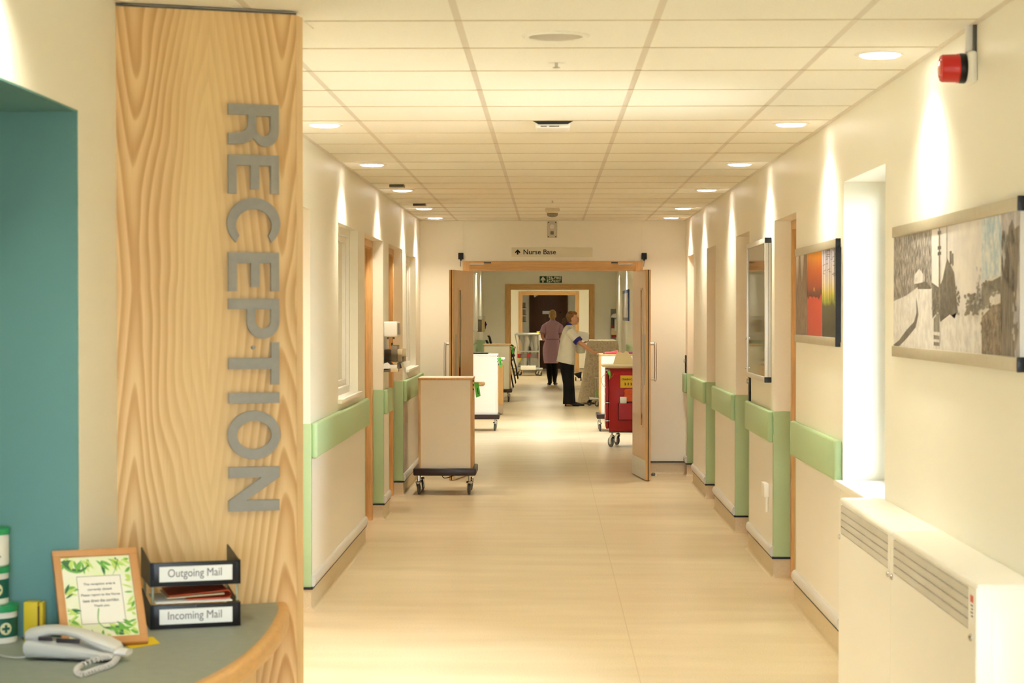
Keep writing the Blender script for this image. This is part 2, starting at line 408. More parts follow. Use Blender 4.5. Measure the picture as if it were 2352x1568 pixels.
b = MB()                                    # right wall
XO = XR + .30
edges = [-3.1, W0]
b.box(XR, XO, -3.1, W0, 0, WT); b.box(XR, XO, W0, W1, 0, SILL - .03); b.box(XR, XO, W0, W1, WTOP, WT)
prev = W1
for a, c in RR:
    b.box(XR, XO, prev, a, 0, WT); b.box(XR, XO, a, c, ZL, WT); prev = c
b.box(XR, XO, prev, YE + .12, 0, WT)
struct(b.build('wall_right', M_WALL))

b = MB()                                    # left wall, from the reception opening to the double doors
b.box(-2.6, XL, YJ, 5.80, 0, WT); b.box(-2.6, XL, 3.0, YJ, 2.185, WT); b.box(-2.6, XL, -3.1, 3.0, 0, WT)
b.box(XL - .3, XL, 5.80, LR[0][0], 0, WT)
prev = LR[0][0]
for q, (a, c) in enumerate(LR):
    if q: b.box(XL - .3, XL, prev, a, 0, WT) if q != 1 else None
    b.box(XL - .3, XL, a, c, ZL, WT); prev = c
a, c = LW[0]
b.box(XL - .3, XL, LR[0][1], a, 0, WT); b.box(XL - .3, XL, c, LR[1][0], 0, WT)
b.box(XL - .3, XL, a, c, 0, NZ[0][0]); b.box(XL - .3, XL, a, c, NZ[0][1], WT)
a, c = LW[1]
b.box(XL - .3, XL, LR[2][1], a, 0, WT); b.box(XL - .3, XL, c, YE + .12, 0, WT)
b.box(XL - .3, XL, a, c, 0, NZ[1][0]); b.box(XL - .3, XL, a, c, NZ[1][1], WT)
struct(b.build('wall_left', M_WALL))

b = MB()                                    # teal lining of the reception recess
b.box(-2.6, XL - .001, YJ - .012, YJ + .001, 0, 2.185); b.box(-2.62, -2.59, 3.0, YJ, 0, 2.185); b.box(-2.6, XL - .001, 3.0, YJ, 2.180, 2.187)
b.box(-2.6, XL - .001, 2.999, 3.012, 0, 2.185)
struct(b.build('wall_reception', M_TEAL))
YBK = -1.2
b = MB(); b.box(-2.6, XL + .06, YBK - .15, YBK, 0, WT); b.box(XR - .06, XR + .3, YBK - .15, YBK, 0, WT); b.box(XL + .06, XR - .06, YBK - .15, YBK, 2.35, WT)
struct(b.build('wall_back', M_WALL))
r = bpy.data.objects.new('window_4', None); C.objects.link(r); r.location = (.04, YBK - .08, 0); ORG[r.name] = Vector(r.location); r['kind'] = 'structure'   # glazed entrance
b = MB(); gx = [XL + .06, XL + .06 + (XR - XL - .12) / 2, XR - .06]
for i in (0, 1):
    p, q = gx[i], gx[i + 1]
    b.box(p, p + .05, YBK - .10, YBK - .05, 0, 2.35); b.box(q - .05, q, YBK - .10, YBK - .05, 0, 2.35); b.box(p + .05, q - .05, YBK - .10, YBK - .05, 0, .08); b.box(p + .05, q - .05, YBK - .10, YBK - .05, 2.28, 2.35)
b.build('frame', M_ALU, r)
b = MB()
for i in (0, 1): b.box(gx[i] + .05, gx[i + 1] - .05, YBK - .078, YBK - .072, .08, 2.28)
b.build('pane', M_TINT, r)

# wall with the double doors
OX0, OX1, OZ = -.80, .885, 2.085
b = MB(); b.box(XL, OX0 - .0, YE, YE + .14, 0, WT); b.box(OX1, XR, YE, YE + .14, 0, WT); b.box(OX0, OX1, YE, YE + .14, OZ, WT)
struct(b.build('wall_front', M_WALL))

# ward corridor beyond
XL2, XR2 = -1.36, 1.41
for nm, x0, x1 in (('wall_left_ward', XL2 - .2, XL2), ('wall_right_ward', XR2, XR2 + .2)):
    b = MB(); b.box(x0, x1, YE + .14, 57, 0, WT); struct(b.build(nm, M_WALL))
p1 = atY(1159, 653, Y2); p2 = atY(1367, 653, Y2)
FX0, FX1, FZ = p1.x + .10, p2.x - .10, atY(1260, 662, Y2).z
b = MB(); b.box(XL2, FX0, Y2, Y2 + .15, 0, WT); b.box(FX1, XR2, Y2, Y2 + .15, 0, WT); b.box(FX0, FX1, Y2, Y2 + .15, FZ, WT)
struct(b.build('wall_ward_end', M_WALL))
q1 = atY(1190, 668, Y3); q2 = atY(1331, 668, Y3)
GX0, GX1, GZ = q1.x + .09, q2.x - .09, atY(1260, 675, Y3).z
b = MB(); b.box(XL2, GX0, Y3, Y3 + .15, 0, WT); b.box(GX1, XR2, Y3, Y3 + .15, 0, WT); b.box(GX0, GX1, Y3, Y3 + .15, GZ, WT)
struct(b.build('wall_far', M_WALL))
b = MB(); b.box(XL2, XR2, Y4, Y4 + .15, 0, WT); struct(b.build('wall_store_back', M_WALL))

def door_casing(name, x0, x1, z1, y, aw=.07, d=.15):
    """oak lining and architrave round an opening in a cross wall."""
    b = MB()
    for x, s in ((x0, 1), (x1, -1)):
        b.box(x, x + s * .03, y - .012, y + d, 0, z1, 0); b.box(x - s * (aw - .012), x + s * .012, y - .018, y, 0, z1 + aw - .012, 0, .004)
    b.box(x0 + .03, x1 - .03, y - .012, y + d, z1 - .03, z1, 1); b.box(x0 + .012, x1 - .012, y - .018, y, z1 - .012, z1 + aw - .012, 1, .004)
    return struct(b.build(name, [M_FRAMEO, M_FRAMEH]))
door_casing('trim_1', OX0, OX1, OZ, YE, .08, .14)
door_casing('trim_2', FX0, FX1, FZ, Y2, .10)
door_casing('trim_3', GX0, GX1, GZ, Y3, .09)

# skirting: coved vinyl topped by a thin black strip, one run per stretch of wall
COVE = [(0, .118), (.004, .118), (.004, .03), (.007, .017), (.014, .007), (.026, .001), (.026, 0), (0, 0)]
STRIP = [(0, .128), (.012, .128), (.012, .116), (0, .116)]
def skirting(name, paths, side, dz=0):
    b = MB()
    for p in paths:
        b.sweep(p, [(a, z + (dz if z > .1 else 0)) for a, z in COVE], 0, side); b.sweep(p, [(a, z + dz) for a, z in STRIP], 1, side)
    return struct(b.build(name, [M_SKIRT, M_BLACK]))
piers = [(W1 - 3, RR[0][0]), (RR[0][1], RR[1][0]), (RR[1][1], RR[2][0]), (RR[2][1], RR[3][0])]
paths = [[(XR, -3), (XR, RR[0][0]), (XR + DR, RR[0][0])]]
for a, c in piers[1:]: paths.append([(XR + DR, a), (XR, a), (XR, c), (XR + DR, c)])
paths.append([(XR + DR, RR[3][1]), (XR, RR[3][1]), (XR, YE), (OX1 + .07, YE)])
skirting('baseboard_right', paths, -1)
paths = [[(XL, 5.9), (XL, LR[0][0]), (XL - DL, LR[0][0])], [(XL - DL, LR[0][1]), (XL, LR[0][1]), (XL, LR[1][0]), (XL - DL, LR[1][0])],
         [(XL - DL, LR[1][1]), (XL, LR[1][1]), (XL, LR[2][0]), (XL - DL, LR[2][0])], [(XL - DL, LR[2][1]), (XL, LR[2][1]), (XL, YE), (OX0 - .07, YE)]]
skirting('baseboard_left', paths, 1)
skirting('baseboard_ward', [[(XL2, YE + .2), (XL2, Y2), (FX0 - .1, Y2)], [(XL2, Y2 + .15), (XL2, Y3), (GX0 - .09, Y3)]], 1)
skirting('baseboard_ward_right', [[(XR2, YE + .2), (XR2, Y2), (FX1 + .1, Y2)], [(XR2, Y2 + .15), (XR2, Y3), (GX1 + .09, Y3)]], -1)

# doors set back in the side recesses
def side_door(n, x, s, y0, y1):
    """s = +1 right wall, -1 left wall; x is the face of the frame."""
    r = bpy.data.objects.new(f'door_{n}', None); C.objects.link(r); r.location = (x, (y0 + y1) / 2, 0); ORG[r.name] = Vector(r.location); r['kind'] = 'structure'
    b = MB()
    for y, t in ((y0, 1), (y1, -1)): b.box(x, x + s * .10, y, y + t * .055, 0, ZL - .055, 0, .003)
    b.box(x, x + s * .10, y0, y1, ZL - .055, ZL, 1, .003); b.build('frame', [M_FRAMEO, M_FRAMEH], r)
    b = MB(); b.box(x + s * .05, x + s * .095, y0 + .056, y1 - .056, .008, ZL - .06, 0, .002); b.build('leaf', M_DOORW, r)
    b = MB(); yh = y0 + .13
    b.tube([(x + s * .05, yh, 1.02), (x + s * -.005, yh, 1.02), (x - s * .005, yh + .11, 1.02)], .009, 8); b.build('handle', M_STEEL, r)
for i, (a, c) in enumerate(RR): side_door(i + 1, XR + DR, 1, a, c)
for i, (a, c) in enumerate(LR): side_door(i + 5, XL - DL, -1, a, c)

# daylight window of the right wall: white frame, glass, projecting sill
r = bpy.data.objects.new('window_1', None); C.objects.link(r); r.location = (XR + .25, (W0 + W1) / 2, SILL); ORG[r.name] = Vector(r.location); r['kind'] = 'structure'
b = MB(); x0, x1 = XR + .23, XR + .29; f = .05
b.box(x0, x1, W0, W0 + f, SILL, WTOP, 0, .004); b.box(x0, x1, W1 - f, W1, SILL, WTOP, 0, .004)
b.box(x0, x1, W0 + f, W1 - f, SILL, SILL + f, 0, .004); b.box(x0, x1, W0 + f, W1 - f, WTOP - f, WTOP, 0, .004)
b.build('frame', M_WHITE, r)
b = MB(); b.box(x0 + .025, x0 + .031, W0 + f, W1 - f, SILL + f, WTOP - f); b.build('pane', M_GLASS, r)
b = MB(); b.box(XR + .001, XR + .26, W0 + .001, W1 - .001, SILL - .03, SILL, 0, .003); b.box(XR - .035, XR, W0 - .02, W1 + .06, SILL - .03, SILL, 0, .006); b.build('sill', M_WHITE, r)

# interior windows of the left wall, blinds behind frosted panes
M_FROST = mat('frosted_pane', (236, 232, 214), .3, noise=(3, .02))
for i, ((a, c), (z0, z1)) in enumerate(zip(LW, NZ)):
    r = bpy.data.objects.new(f'window_{i + 2}', None); C.objects.link(r); r.location = (XL - .08, (a + c) / 2, z0); ORG[r.name] = Vector(r.location); r['kind'] = 'structure'
    b = MB(); x0, x1, f = XL - .12, XL - .055, .05
    b.box(x0, x1, a, a + f, z0, z1, 0, .004); b.box(x0, x1, c - f, c, z0, z1, 0, .004); b.box(x0, x1, a + f, c - f, z0, z0 + f, 0, .004); b.box(x0, x1, a + f, c - f, z1 - f, z1, 0, .004)
    x0 += .01; x1 -= .02; f2 = .09
    b.box(x0, x1, a + f, a + f2, z0 + f, z1 - f, 0, .004); b.box(x0, x1, c - f2, c - f, z0 + f, z1 - f, 0, .004); b.box(x0, x1, a + f2, c - f2, z0 + f, z0 + f2, 0, .004); b.box(x0, x1, a + f2, c - f2, z1 - f2, z1 - f, 0, .004)
    b.build('frame', M_WHITE, r)
    b = MB(); b.box(XL - .11, XL - .10, a + f2 - .005, c - f2 + .005, z0 + f2 - .005, z1 - f2 + .005); b.build('pane', M_FROST, r)
    b = MB(); b.box(XL - .054, XL - .001, a + .001, c - .001, z0 - .02, z0 + .003); b.box(XL - .0005, XL + .03, a - .04, c + .04, z0 - .026, z0 + .003, 0, .004); b.build('sill', M_WHITE, r)

# double doors, hooked open against the corridor
def leaf(n, hx, hy, tx, ty, side):
    """leaf hinged at (hx, hy) reaching to (tx, ty); side = -1 when its pull handle is on the -x face."""
    r = bpy.data.objects.new(f'door_{n}', None); C.objects.link(r); r.location = (hx, hy, 0); ORG[r.name] = Vector(r.location); r['kind'] = 'structure'
    u = Vector((tx - hx, ty - hy, 0)); w = u.length; u.normalize(); nrm = Vector((-u.y, u.x, 0))
    if nrm.x * side < 0: nrm = -nrm                              # nrm points to the wall side of the leaf
    K = Matrix.Identity(4)
    for i in range(3): K[i][0], K[i][1], K[i][2], K[i][3] = u[i], nrm[i], (0, 0, 1)[i], (hx, hy, 0)[i]
    flip = K.to_3x3().determinant() < 0
    def fin(b, name, mt, par=r): 
        if flip: bmesh.ops.reverse_faces(b.bm, faces=b.bm.faces)
        return b.build(name, mt, par)
    t = .045; H = 2.045
    a0, a1, z0, z1 = w - .30, w - .19, .52, 1.86                  # vision slot
    b = MB(); b.M = K
    b.box(0, a0, 0, t, .008, H); b.box(a1, w, 0, t, .008, H, 0); b.box(a0, a1, 0, t, .008, z0); b.box(a0, a1, 0, t, z1, H)
    lf = fin(b, 'leaf_panel', M_DOORW)
    b = MB(); b.M = K
    b.box(w - .0005, w + .008, -.001, t + .001, .008, H, 0, .002); b.box(w + .008, w + .0095, .018, .027, .008, H, 1)
    fin(b, 'lipping', [M_FRAMEO, M_BUMPER], lf)
    b = MB(); b.M = K
    for p, q in ((a0 - .012, a0 + .01), (a1 - .01, a1 + .012)): b.box(p, q, -.003, t + .003, z0 - .012, z1 + .012, 0, .001)
    for p, q in ((z0 - .012, z0 + .01), (z1 - .01, z1 + .012)): b.box(a0, a1, -.003, t + .003, p, q, 0, .001)
    bd = fin(b, 'vision_beading', M_FRAMEO)
    b = MB(); b.M = K; b.box(a0 + .009, a1 - .009, .001, t - .001, z0 + .009, z1 - .009); fin(b, 'vision_pane', mat('dark_wired_glass', (40, 34, 28), .08, noise=(3, .05)), bd)
    b = MB(); b.M = K; b.box(.01, w - .01, -.002, 0, .012, .20); b.box(.01, w - .01, t, t + .002, .012, .20); fin(b, 'kick_plate', M_ALU)
    b = MB(); b.M = K; b.box(w - .12, w - .05, -.002, 0, .93, 1.42, 0); fin(b, 'push_plate', mat('push_plate_grey', (168, 158, 140), .4, metal=.5, noise=(30, .05)))
    b = MB(); b.M = K
    hp = [(w - .07, t, .985), (w - .07, t + .045, .985), (w - .07, t + .06, 1.0), (w - .07, t + .06, 1.31), (w - .07, t + .045, 1.325), (w - .07, t, 1.325)]
    b.tube(smooth_path(hp, 5), .0125, 12); fin(b, 'pull_handle', M_STEEL)
    return r
leaf(8, .848, 19.365, .940, 18.53, 1)
leaf(9, -.762, 19.365, -.918, 18.55, -1)
for xa, xb in ((1062, 1112), (1470, 1420)):
    b = MB()                                                      # slide arms of the two closers on the head
    pa, pb = atY(xa + (16 if xa < 1200 else -16), 607, YE - .05), atY(xb, 605, YE - .03)
    b.box(pa.x, pb.x, YE - .045, YE - .03, pa.z - .002, pa.z + .010, 0, .002)
    b.box(pb.x - .004, pb.x + (.07 if xa < 1200 else -.07), YE - .032, YE - .018, pb.z + .002, pb.z + .016, 1, .002)
    tag(b.build('closer_rail', [M_ALU, M_RUBBER]), 'slim metal closer arm on the oak door head, at the ' + ('dispenser' if xa < 1200 else 'notice case') + ' side', 'door closer', 'closer arms')

# ------------------------------------------------------------------ far store-room door
r = bpy.data.objects.new('door_10', None); C.objects.link(r); r.location = (0, Y4, 0); ORG[r.name] = Vector(r.location); r['kind'] = 'structure'
dl, dr = atY(1216, 720, Y4).x, atY(1304, 720, Y4).x
b = MB(); b.box(dl, dr, Y4 - .05, Y4 + .0, 0, 2.25, 0, .003); b.build('frame', mat('brown_door_frame', (104, 70, 42), .5, noise=(9, .2), stretch=(6, 6, .5)), r)
b = MB(); b.box(dl + .06, dr - .06, Y4 - .06, Y4 - .045, .012, 2.2, 0, .002); b.build('leaf', M_DARKWOOD, r)
s0, s1 = atY(1246, 714, Y4 - .07), atY(1271, 721, Y4 - .07)
b = MB(); b.box(s0.x, s1.x, Y4 - .066, Y4 - .058, s1.z, s0.z); b.build('door_sign', M_PAPER, r)
k0 = atY(1287, 717, Y4 - .07)
b = MB(); b.lathe([(.028, 0), (.028, .012), (.02, .016)], (k0.x, Y4 - .058, k0.z), (0, -1, 0)); b.build('lock_rose', M_BLACKP, r)
s0 = atY(1229, 679, Y4 - .07)
b = MB(); b.box(s0.x - .035, s0.x + .02, Y4 - .075, Y4 - .058, s0.z - .04, s0.z + .04, 0, .004); b.box(s0.x + .02, s0.x + .07, Y4 - .07, Y4 - .058, s0.z - .01, s0.z + .01); b.build('closer', M_ALU, r)
b = MB(); b.box(dl + .06, dr - .06, Y4 - .10, Y4 - .05, 0, .012, 0, .004); b.build('threshold', M_ALU, r)
# ================================================================== WALL PROTECTION
def protection(label, y0, y1, right, kick=True, rail=(None, None), sheet=True):
    X, s = (XR, -1) if right else (XL, 1)                         # s points into the corridor
    r = thing('wall_protection', label, 'wall guard', (X, (y0 + y1) / 2, .13), 'wall protection along the corridor')
    a, c = rail[0] or y0 + .02, rail[1] or y1 - .02
    b = MB(); b.box(X, X + s * .034, a, c, .83, 1.025, 0, .014, 3)
    b.box(X, X + s * .036, a + .001, a + .055, .829, 1.026, 0, .015, 3); b.box(X, X + s * .036, c - .055, c - .001, .829, 1.026, 0, .015, 3)
    b.build('bumper_rail', M_GREEN, r)
    if sheet:
        b = MB(); b.box(X, X + s * .004, y0 + .035, y1 - .035, .165, .829); b.build('protection_sheet', M_SHEET, r)
    if kick:
        b = MB(); pr = [(X + s * (.004 + .022 * cos(t)), .157 + .034 * sin(t)) for t in [(-90 + 180 * i / 10) * pi / 180 for i in range(11)]] + [(X, .191), (X, .123)]
        b.prism([(p[0], a, p[1]) for p in pr], (0, c - a, 0)); b.build('kick_rail', M_KICK, r)
    return r
protection('green bumper rail, cream sheet and grey kick rail under the sunset picture', W1 + .02, RR[0][0], True, rail=(W1 + .02, None))
protection('green bumper rail and cream sheet under the metal-framed notice case', RR[0][1], RR[1][0], True)
protection('green bumper rail and white sheet between second and third doorway recesses', RR[1][1], RR[2][0], True)
protection('small green bumper rail and pale sheet between the two most distant side recesses', RR[2][1], RR[3][0], True)
protection('tiny green bumper rail in the corridor corner under a black holder pad', RR[3][1], YE, True, sheet=False)
protection('long green bumper rail and cream sheet beside RECEPTION, below the interior window', LR[0][1], LR[1][0], False)
protection('short green bumper rail directly below the glove and towel dispensers', LR[1][1], LR[2][0], False, rail=(LR[1][1] + .01, LR[2][0] - .01))
protection('green bumper rail behind the front cream trolley, under the small interior window', LR[2][1], YE, False)

def guard(label, y, right, far):
    """L shaped corner guard; far = the jamb that faces the camera."""
    X, s, D = (XR, 1, DR) if right else (XL, -1, DL)
    t = -1 if far else 1
    b = MB()
    b.box(X - s * .004, X + s * (D - .002), y, y + t * .005, .129, 1.022, 0, .0015); b.box(X - s * .004, X, y, y - t * .045, .129, 1.022, 0, .0015)
    return tag(b.build('corner_guard', M_GREEN), label, 'corner guard', 'green corner guards')
nm = ['recess beside the sunset picture', 'recess just past the notice case', 'third recess, past the notice case', 'last recess before the double doors']
for i, (a, c) in enumerate(RR):
    guard('tall green corner guard, far jamb of the ' + nm[i], c, True, True)
    guard('thin green corner guard, near edge of the ' + nm[i], a, True, False)
guard('tall green corner guard right beside the RECEPTION panel edge', LR[0][1], False, True)
guard('tall green corner guard below the white hand towel dispenser', LR[1][1], False, True)
guard('tall green corner guard behind the front cream trolley', LR[2][1], False, True)
guard('thin green edge guard beside the first oak frame past the interior window', LR[1][0], False, False)
guard('narrow green edge guard beside the oak frame behind the dispensers', LR[2][0], False, False)

# ================================================================== CEILING FITTINGS
SPOTS = []
def spot(x, y, p, z=ZC - .02, col=(1, .935, .725), size=126, blend=1.0, r=.05):
    l = bpy.data.lights.new('downlight', 'SPOT'); l.energy = p; l.color = col; l.spot_size = rad(size); l.spot_blend = blend; l.shadow_soft_size = r
    o = bpy.data.objects.new('downlight', l); C.objects.link(o); o.location = (x, y, z); return o
RX, LX = 1.195, -1.108
rows = [6.946, 9.486, 12.026, 14.53, 17.05, 18.72]
def downlight(x, y, label, g):
    r = thing('downlight', label, 'ceiling light', (x, y, ZC), g)
    b = MB(); b.lathe([(.072, -.001), (.072, -.005), (.080, -.007), (.090, -.004), (.092, 0), (.072, 0)], (x, y, ZC), n=40); b.build('trim_ring', M_WHITE, r)
    b = MB(); b.lathe([(0.0, -.014), (.04, -.0135), (.062, -.011), (.0705, -.006), (.0715, 0)], (x, y, ZC), n=40); b.build('diffuser', M_LAMP, r)
names_r = ['nearest the red siren', 'over the sunset picture', 'over the notice case', 'over the third doorway recess', 'second from the double doors', 'closest to the double doors']
for y, n in zip(rows, names_r): downlight(RX, y, f'round recessed ceiling light on the window side, {n}', 'downlights on the window side')
names_l = ['', 'next to the RECEPTION panel', 'above the interior window', 'with a grey plate, nearer one', 'with a grey plate, farther one', 'closest to the double doors']
for y, n in list(zip(rows, names_l))[1:]: downlight(LX, y, f'round recessed ceiling light on the reception side, {n}', 'downlights on the reception side')
PW = 74
for y in [-.67, 1.87, 4.41] + rows:
    k = .6 if y < 5 else 1
    spot(RX, y, PW * k); spot(LX, y, PW * k)

for y, n in ((13.95, 'nearer'), (16.45, 'farther')):             # little emergency units beside two of the lights
    p = atZ(912 if n == 'nearer' else 963.5, 424 if n == 'nearer' else 467.5, ZC)
    b = MB(); b.box(p.x - .055, p.x + .055, p.y - .04, p.y + .05, ZC - .022, ZC, 0, .004)
    b.box(p.x - .05, p.x + .05, p.y - .045, p.y - .04, ZC - .018, ZC - .003, 1)
    tag(b.build('emergency_unit', [mat('emergency_unit_grey', (186, 170, 140), .5, noise=(8, .05)), M_RUBBER]), f'small grey rectangular unit on the ceiling beside the {n} of two plated downlights', 'emergency unit')

p = atZ(1277, 82, ZC)                                             # loudspeaker
r = thing('ceiling_speaker', 'large round white loudspeaker grille in the ceiling', 'speaker', p)
b = MB(); b.lathe([(.092, 0), (.092, -.006), (.105, -.009), (.114, -.004), (.115, 0)], p, n=48); b.build('rim', M_TILE, r)
b = MB(); b.lathe([(0, -.004), (.06, -.005), (.092, -.003), (.092, 0)], p, n=48); b.build('speaker_grille', mat('speaker_mesh', (214, 208, 196), .6, noise=(900, .35)), r)
for px, py, lb in ((1278, 141, 'small white sprinkler head in the ceiling behind the loudspeaker'), (1269, 459, 'tiny sprinkler head in the ceiling before the smoke detector')):
    p = atZ(px, py, ZC); r = thing('sprinkler', lb, 'sprinkler', p)
    b = MB(); b.lathe([(0, -.006), (.03, -.006), (.036, 0)], p); b.build('rose', M_WHITE, r)
    b = MB(); b.lathe([(.006, -.006), (.006, -.02), (.014, -.022), (.014, -.024), (0, -.025)], p, n=14); b.build('nozzle', M_CHROME, r)
p = atZ(1270, 277, ZC)                                            # sagging hatch with a white box
r = thing('ceiling_unit', 'white ceiling box under a dark gap between sagging tiles', 'ceiling box', p)
b = MB(); b.box(p.x - .085, p.x + .085, p.y - .005, p.y + .22, ZC - .035, ZC, 0, .012, 3); b.build('housing', M_WHITE, r)
b = MB()
for a, c in ((-.06, -.03), (-.018, .03)): b.box(p.x + a, p.x + c, p.y - .007, p.y - .004, ZC - .03, ZC - .026)
b.build('vent_slot', M_RUBBER, r)
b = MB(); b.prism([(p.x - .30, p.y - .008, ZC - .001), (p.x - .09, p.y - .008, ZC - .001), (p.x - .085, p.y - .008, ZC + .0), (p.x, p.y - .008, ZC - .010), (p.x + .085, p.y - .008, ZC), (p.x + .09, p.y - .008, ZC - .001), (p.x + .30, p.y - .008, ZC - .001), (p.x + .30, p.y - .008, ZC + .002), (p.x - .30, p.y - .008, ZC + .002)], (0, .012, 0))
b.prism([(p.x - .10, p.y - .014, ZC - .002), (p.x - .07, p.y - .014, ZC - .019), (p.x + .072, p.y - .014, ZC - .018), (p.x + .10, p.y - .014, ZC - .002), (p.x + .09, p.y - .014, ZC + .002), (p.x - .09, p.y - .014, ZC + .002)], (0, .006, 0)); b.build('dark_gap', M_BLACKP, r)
p = atZ(1269, 478, ZC)                                            # smoke detector
r = thing('smoke_detector', 'domed smoke detector hanging from the ceiling before the Nurse Base sign', 'smoke detector', p)
b = MB(); b.lathe([(.0, 0), (.062, 0), (.066, -.012), (.066, -.03), (.05, -.045)], p); b.build('mounting_base', mat('detector_cream', (224, 216, 196), .5, noise=(6, .04)), r)
b = MB(); b.lathe([(.046, -.044), (.05, -.05), (.044, -.07), (.026, -.078), (0, -.08)], p); b.build('sensor_head', mat('detector_grey', (150, 142, 122), .5, noise=(70, .3)), r)

# ================================================================== WALL OVER THE DOUBLE DOORS
p0, p1 = atY(1257, 508, YE - .02), atY(1279, 546, YE - .02)
cx, cz = (p0.x + p1.x) / 2, (p0.z + p1.z) / 2
r = thing('call_unit', 'pale grey call unit plate on the wall under the smoke detector', 'call unit', (cx, YE, p1.z))
b = MB(); b.box(p0.x, p1.x, YE - .02, YE, p1.z, p0.z, 0, .006); b.build('plate', mat('unit_grey', (206, 200, 184), .45, noise=(6, .04)), r)
b = MB(); b.lathe([(.022, 0), (.024, .006), (.018, .008), (0, .008)], (cx, YE - .02, cz + .03), (0, -1, 0)); b.build('speaker_dimple', M_ALU, r)
b = MB(); b.box(cx - .016, cx + .016, YE - .026, YE - .019, cz - .05, cz - .018, 0, .002); b.build('button', M_RUBBER, r)
for sx in (-.036, .036):
    for sz in (-.072, .072): b = MB(); b.ball((cx + sx, YE - .02, cz + sz), .006); b.build('screw', M_RUBBER, r)

def arrow_up(w, h, t=.3):
    return [(w * .5 - w * t / 2, 0), (w * .5 + w * t / 2, 0), (w * .5 + w * t / 2, h * .52), (w * .86, h * .28), (w, h * .36), (w, h * .5), (w * .5, h), (0, h * .5), (0, h * .36), (w * .14, h * .28), (w * .5 - w * t / 2, h * .52)]
p0, p1 = atY(1175, 568, YE - .006), atY(1361, 590, YE - .006)
r = thing('direction_sign', 'pale rectangular sign reading Nurse Base above the double doors', 'sign', ((p0.x + p1.x) / 2, YE, p1.z))
b = MB(); b.box(p0.x, p1.x, YE - .006, YE, p1.z, p0.z, 0, .0015); b.build('sign_plate', mat('sign_plate_pale', (226, 222, 200), .4, noise=(5, .02)), r)
a0, a1 = atY(1183, 584.5, YE - .007), atY(1195, 572.5, YE - .007)
b = MB(); b.flat([arrow_up(a1.x - a0.x, a1.z - a0.z)], .001, 0, basis((a0.x, YE - .0065, a0.z), (1, 0, 0), (0, 0, 1))); b.build('arrow', M_INK, r)
a0, a1 = atY(1202.3, 584, YE - .007), atY(1277, 572.5, YE - .007)
b = MB(); b.mesh(fit_text('Nurse Base', a1.x - a0.x, a1.z - a0.z, size=.1, depth=.001, bold=.001), 0, basis((a0.x, YE - .0065, a0.z), (1, 0, 0), (0, 0, 1))); b.build('lettering', M_INK, r)

for px, lb in ((1058.5, 'black box with a dangling cable over the door leaf near the dispensers'), (1479.5, 'black box with a dangling cable over the door leaf near the notice case side')):
    q = atY(px, 588, YE - .02)
    r = thing('door_magnet_box', lb, 'door control box', (q.x, YE, q.z - .03), 'black boxes over the double doors')
    b = MB(); b.box(q.x - .026, q.x + .026, YE - .04, YE, q.z - .033, q.z + .033, 0, .004); b.box(q.x - .01, q.x + .01, YE - .03, YE - .005, q.z - .045, q.z - .03, 0, .003); b.build('box', M_BLACKP, r)
    b = MB(); b.tube([(q.x, YE - .02, q.z - .045), (q.x - .002, YE - .03, q.z - .07), (q.x - .004, YE - .03, q.z - .105)], .003, 6); b.build('cable', M_RUBBER, r)
    b = MB(); sx = .016 if px < 1200 else -.016; b.box(q.x + sx - .004, q.x + sx + .004, YE - .007, YE, q.z + .033, ZC); b.build('conduit', M_WALL, r)

p = atY(1501, 1091, YE - .25)                                     # stop on the floor behind the leaf
b = MB(); b.lathe([(.0, 0), (.022, 0), (.022, .018), (.014, .028), (0, .028)], (p.x, YE - .22, 0)); b.box(p.x - .012, p.x + .03, YE - .235, YE - .205, 0, .012, 1)
tag(b.build('door_stop', [M_RUBBER, M_STEEL]), 'small dark door stop on the floor behind the open door leaf', 'door stop')

for px, py, X, lb in ((1571.5, 838, XR, 'black door holder pad in the corner above the end of the bumper rails'), (1723.5, 888, XR, 'black door holder pad just below the notice case')):
    y = yr(px, py) if px > 1600 else YE - .10
    z = atX(px, py, XR).z if px > 1600 else atY(px, py, y).z
    r = thing('door_holder', lb, 'door holder', (XR, y, z - .1), 'door holder pads')
    b = MB(); b.box(XR - .012, XR, y - .04, y + .04, z - .10, z + .10, 0, .01, 3); b.build('pad', M_BLACKP, r)
    b = MB(); b.lathe([(.018, 0), (.018, .012), (.01, .015), (0, .015)], (XR - .012, y, z + .04), (-1, 0, 0)); b.build('catch', M_STEEL, r)
# ================================================================== RECEPTION PANEL AND SIGN
PA = atY(255, 8, 5.74); PB = atY(680, 42, 5.93)
PA2, PB2 = Vector((PA.x, PA.y, 0)), Vector((PB.x, PB.y, 0))
PU = (PB2 - PA2).normalized(); PN = Vector((PU.y, -PU.x, 0))      # along the panel, and out towards the desk
e = atY(696, 700, 5.985); PE = Vector((e.x, e.y, 0))
PTOP = ZC - .012
b = MB()
b.loft([[PA2 + Vector((0, 0, z)), PB2 + Vector((0, 0, z)), PB2 - PN * .03 + Vector((0, 0, z)), PA2 - PN * .03 + Vector((0, 0, z))] for z in (0, PTOP)])
panel = b.build('timber_screen', ash_veneer(tuple(PU)))
tag(panel, 'tall pale ash veneer screen behind the desk, carrying the RECEPTION letters', 'wood screen')
ORGP = ORG[panel.name]
b = MB(); zz = lambda v, z: v + Vector((0, 0, z))
back = PE + Vector((-.03, .02, 0))
b.loft([[zz(PB2 + PU * .0005, z), zz(PE, z), zz(back, z), zz(PB2 - PN * .029 + PU * .0005, z)] for z in (0, PTOP)])
b.build('edge_strip', M_LIPV, panel)
b = MB(); b.loft([[zz(PA2 + PN * .004, z), zz(PB2 + PN * .004, z), zz(PB2 - PN * .03, z), zz(PA2 - PN * .03, z)] for z in (PTOP, ZC - .006)])
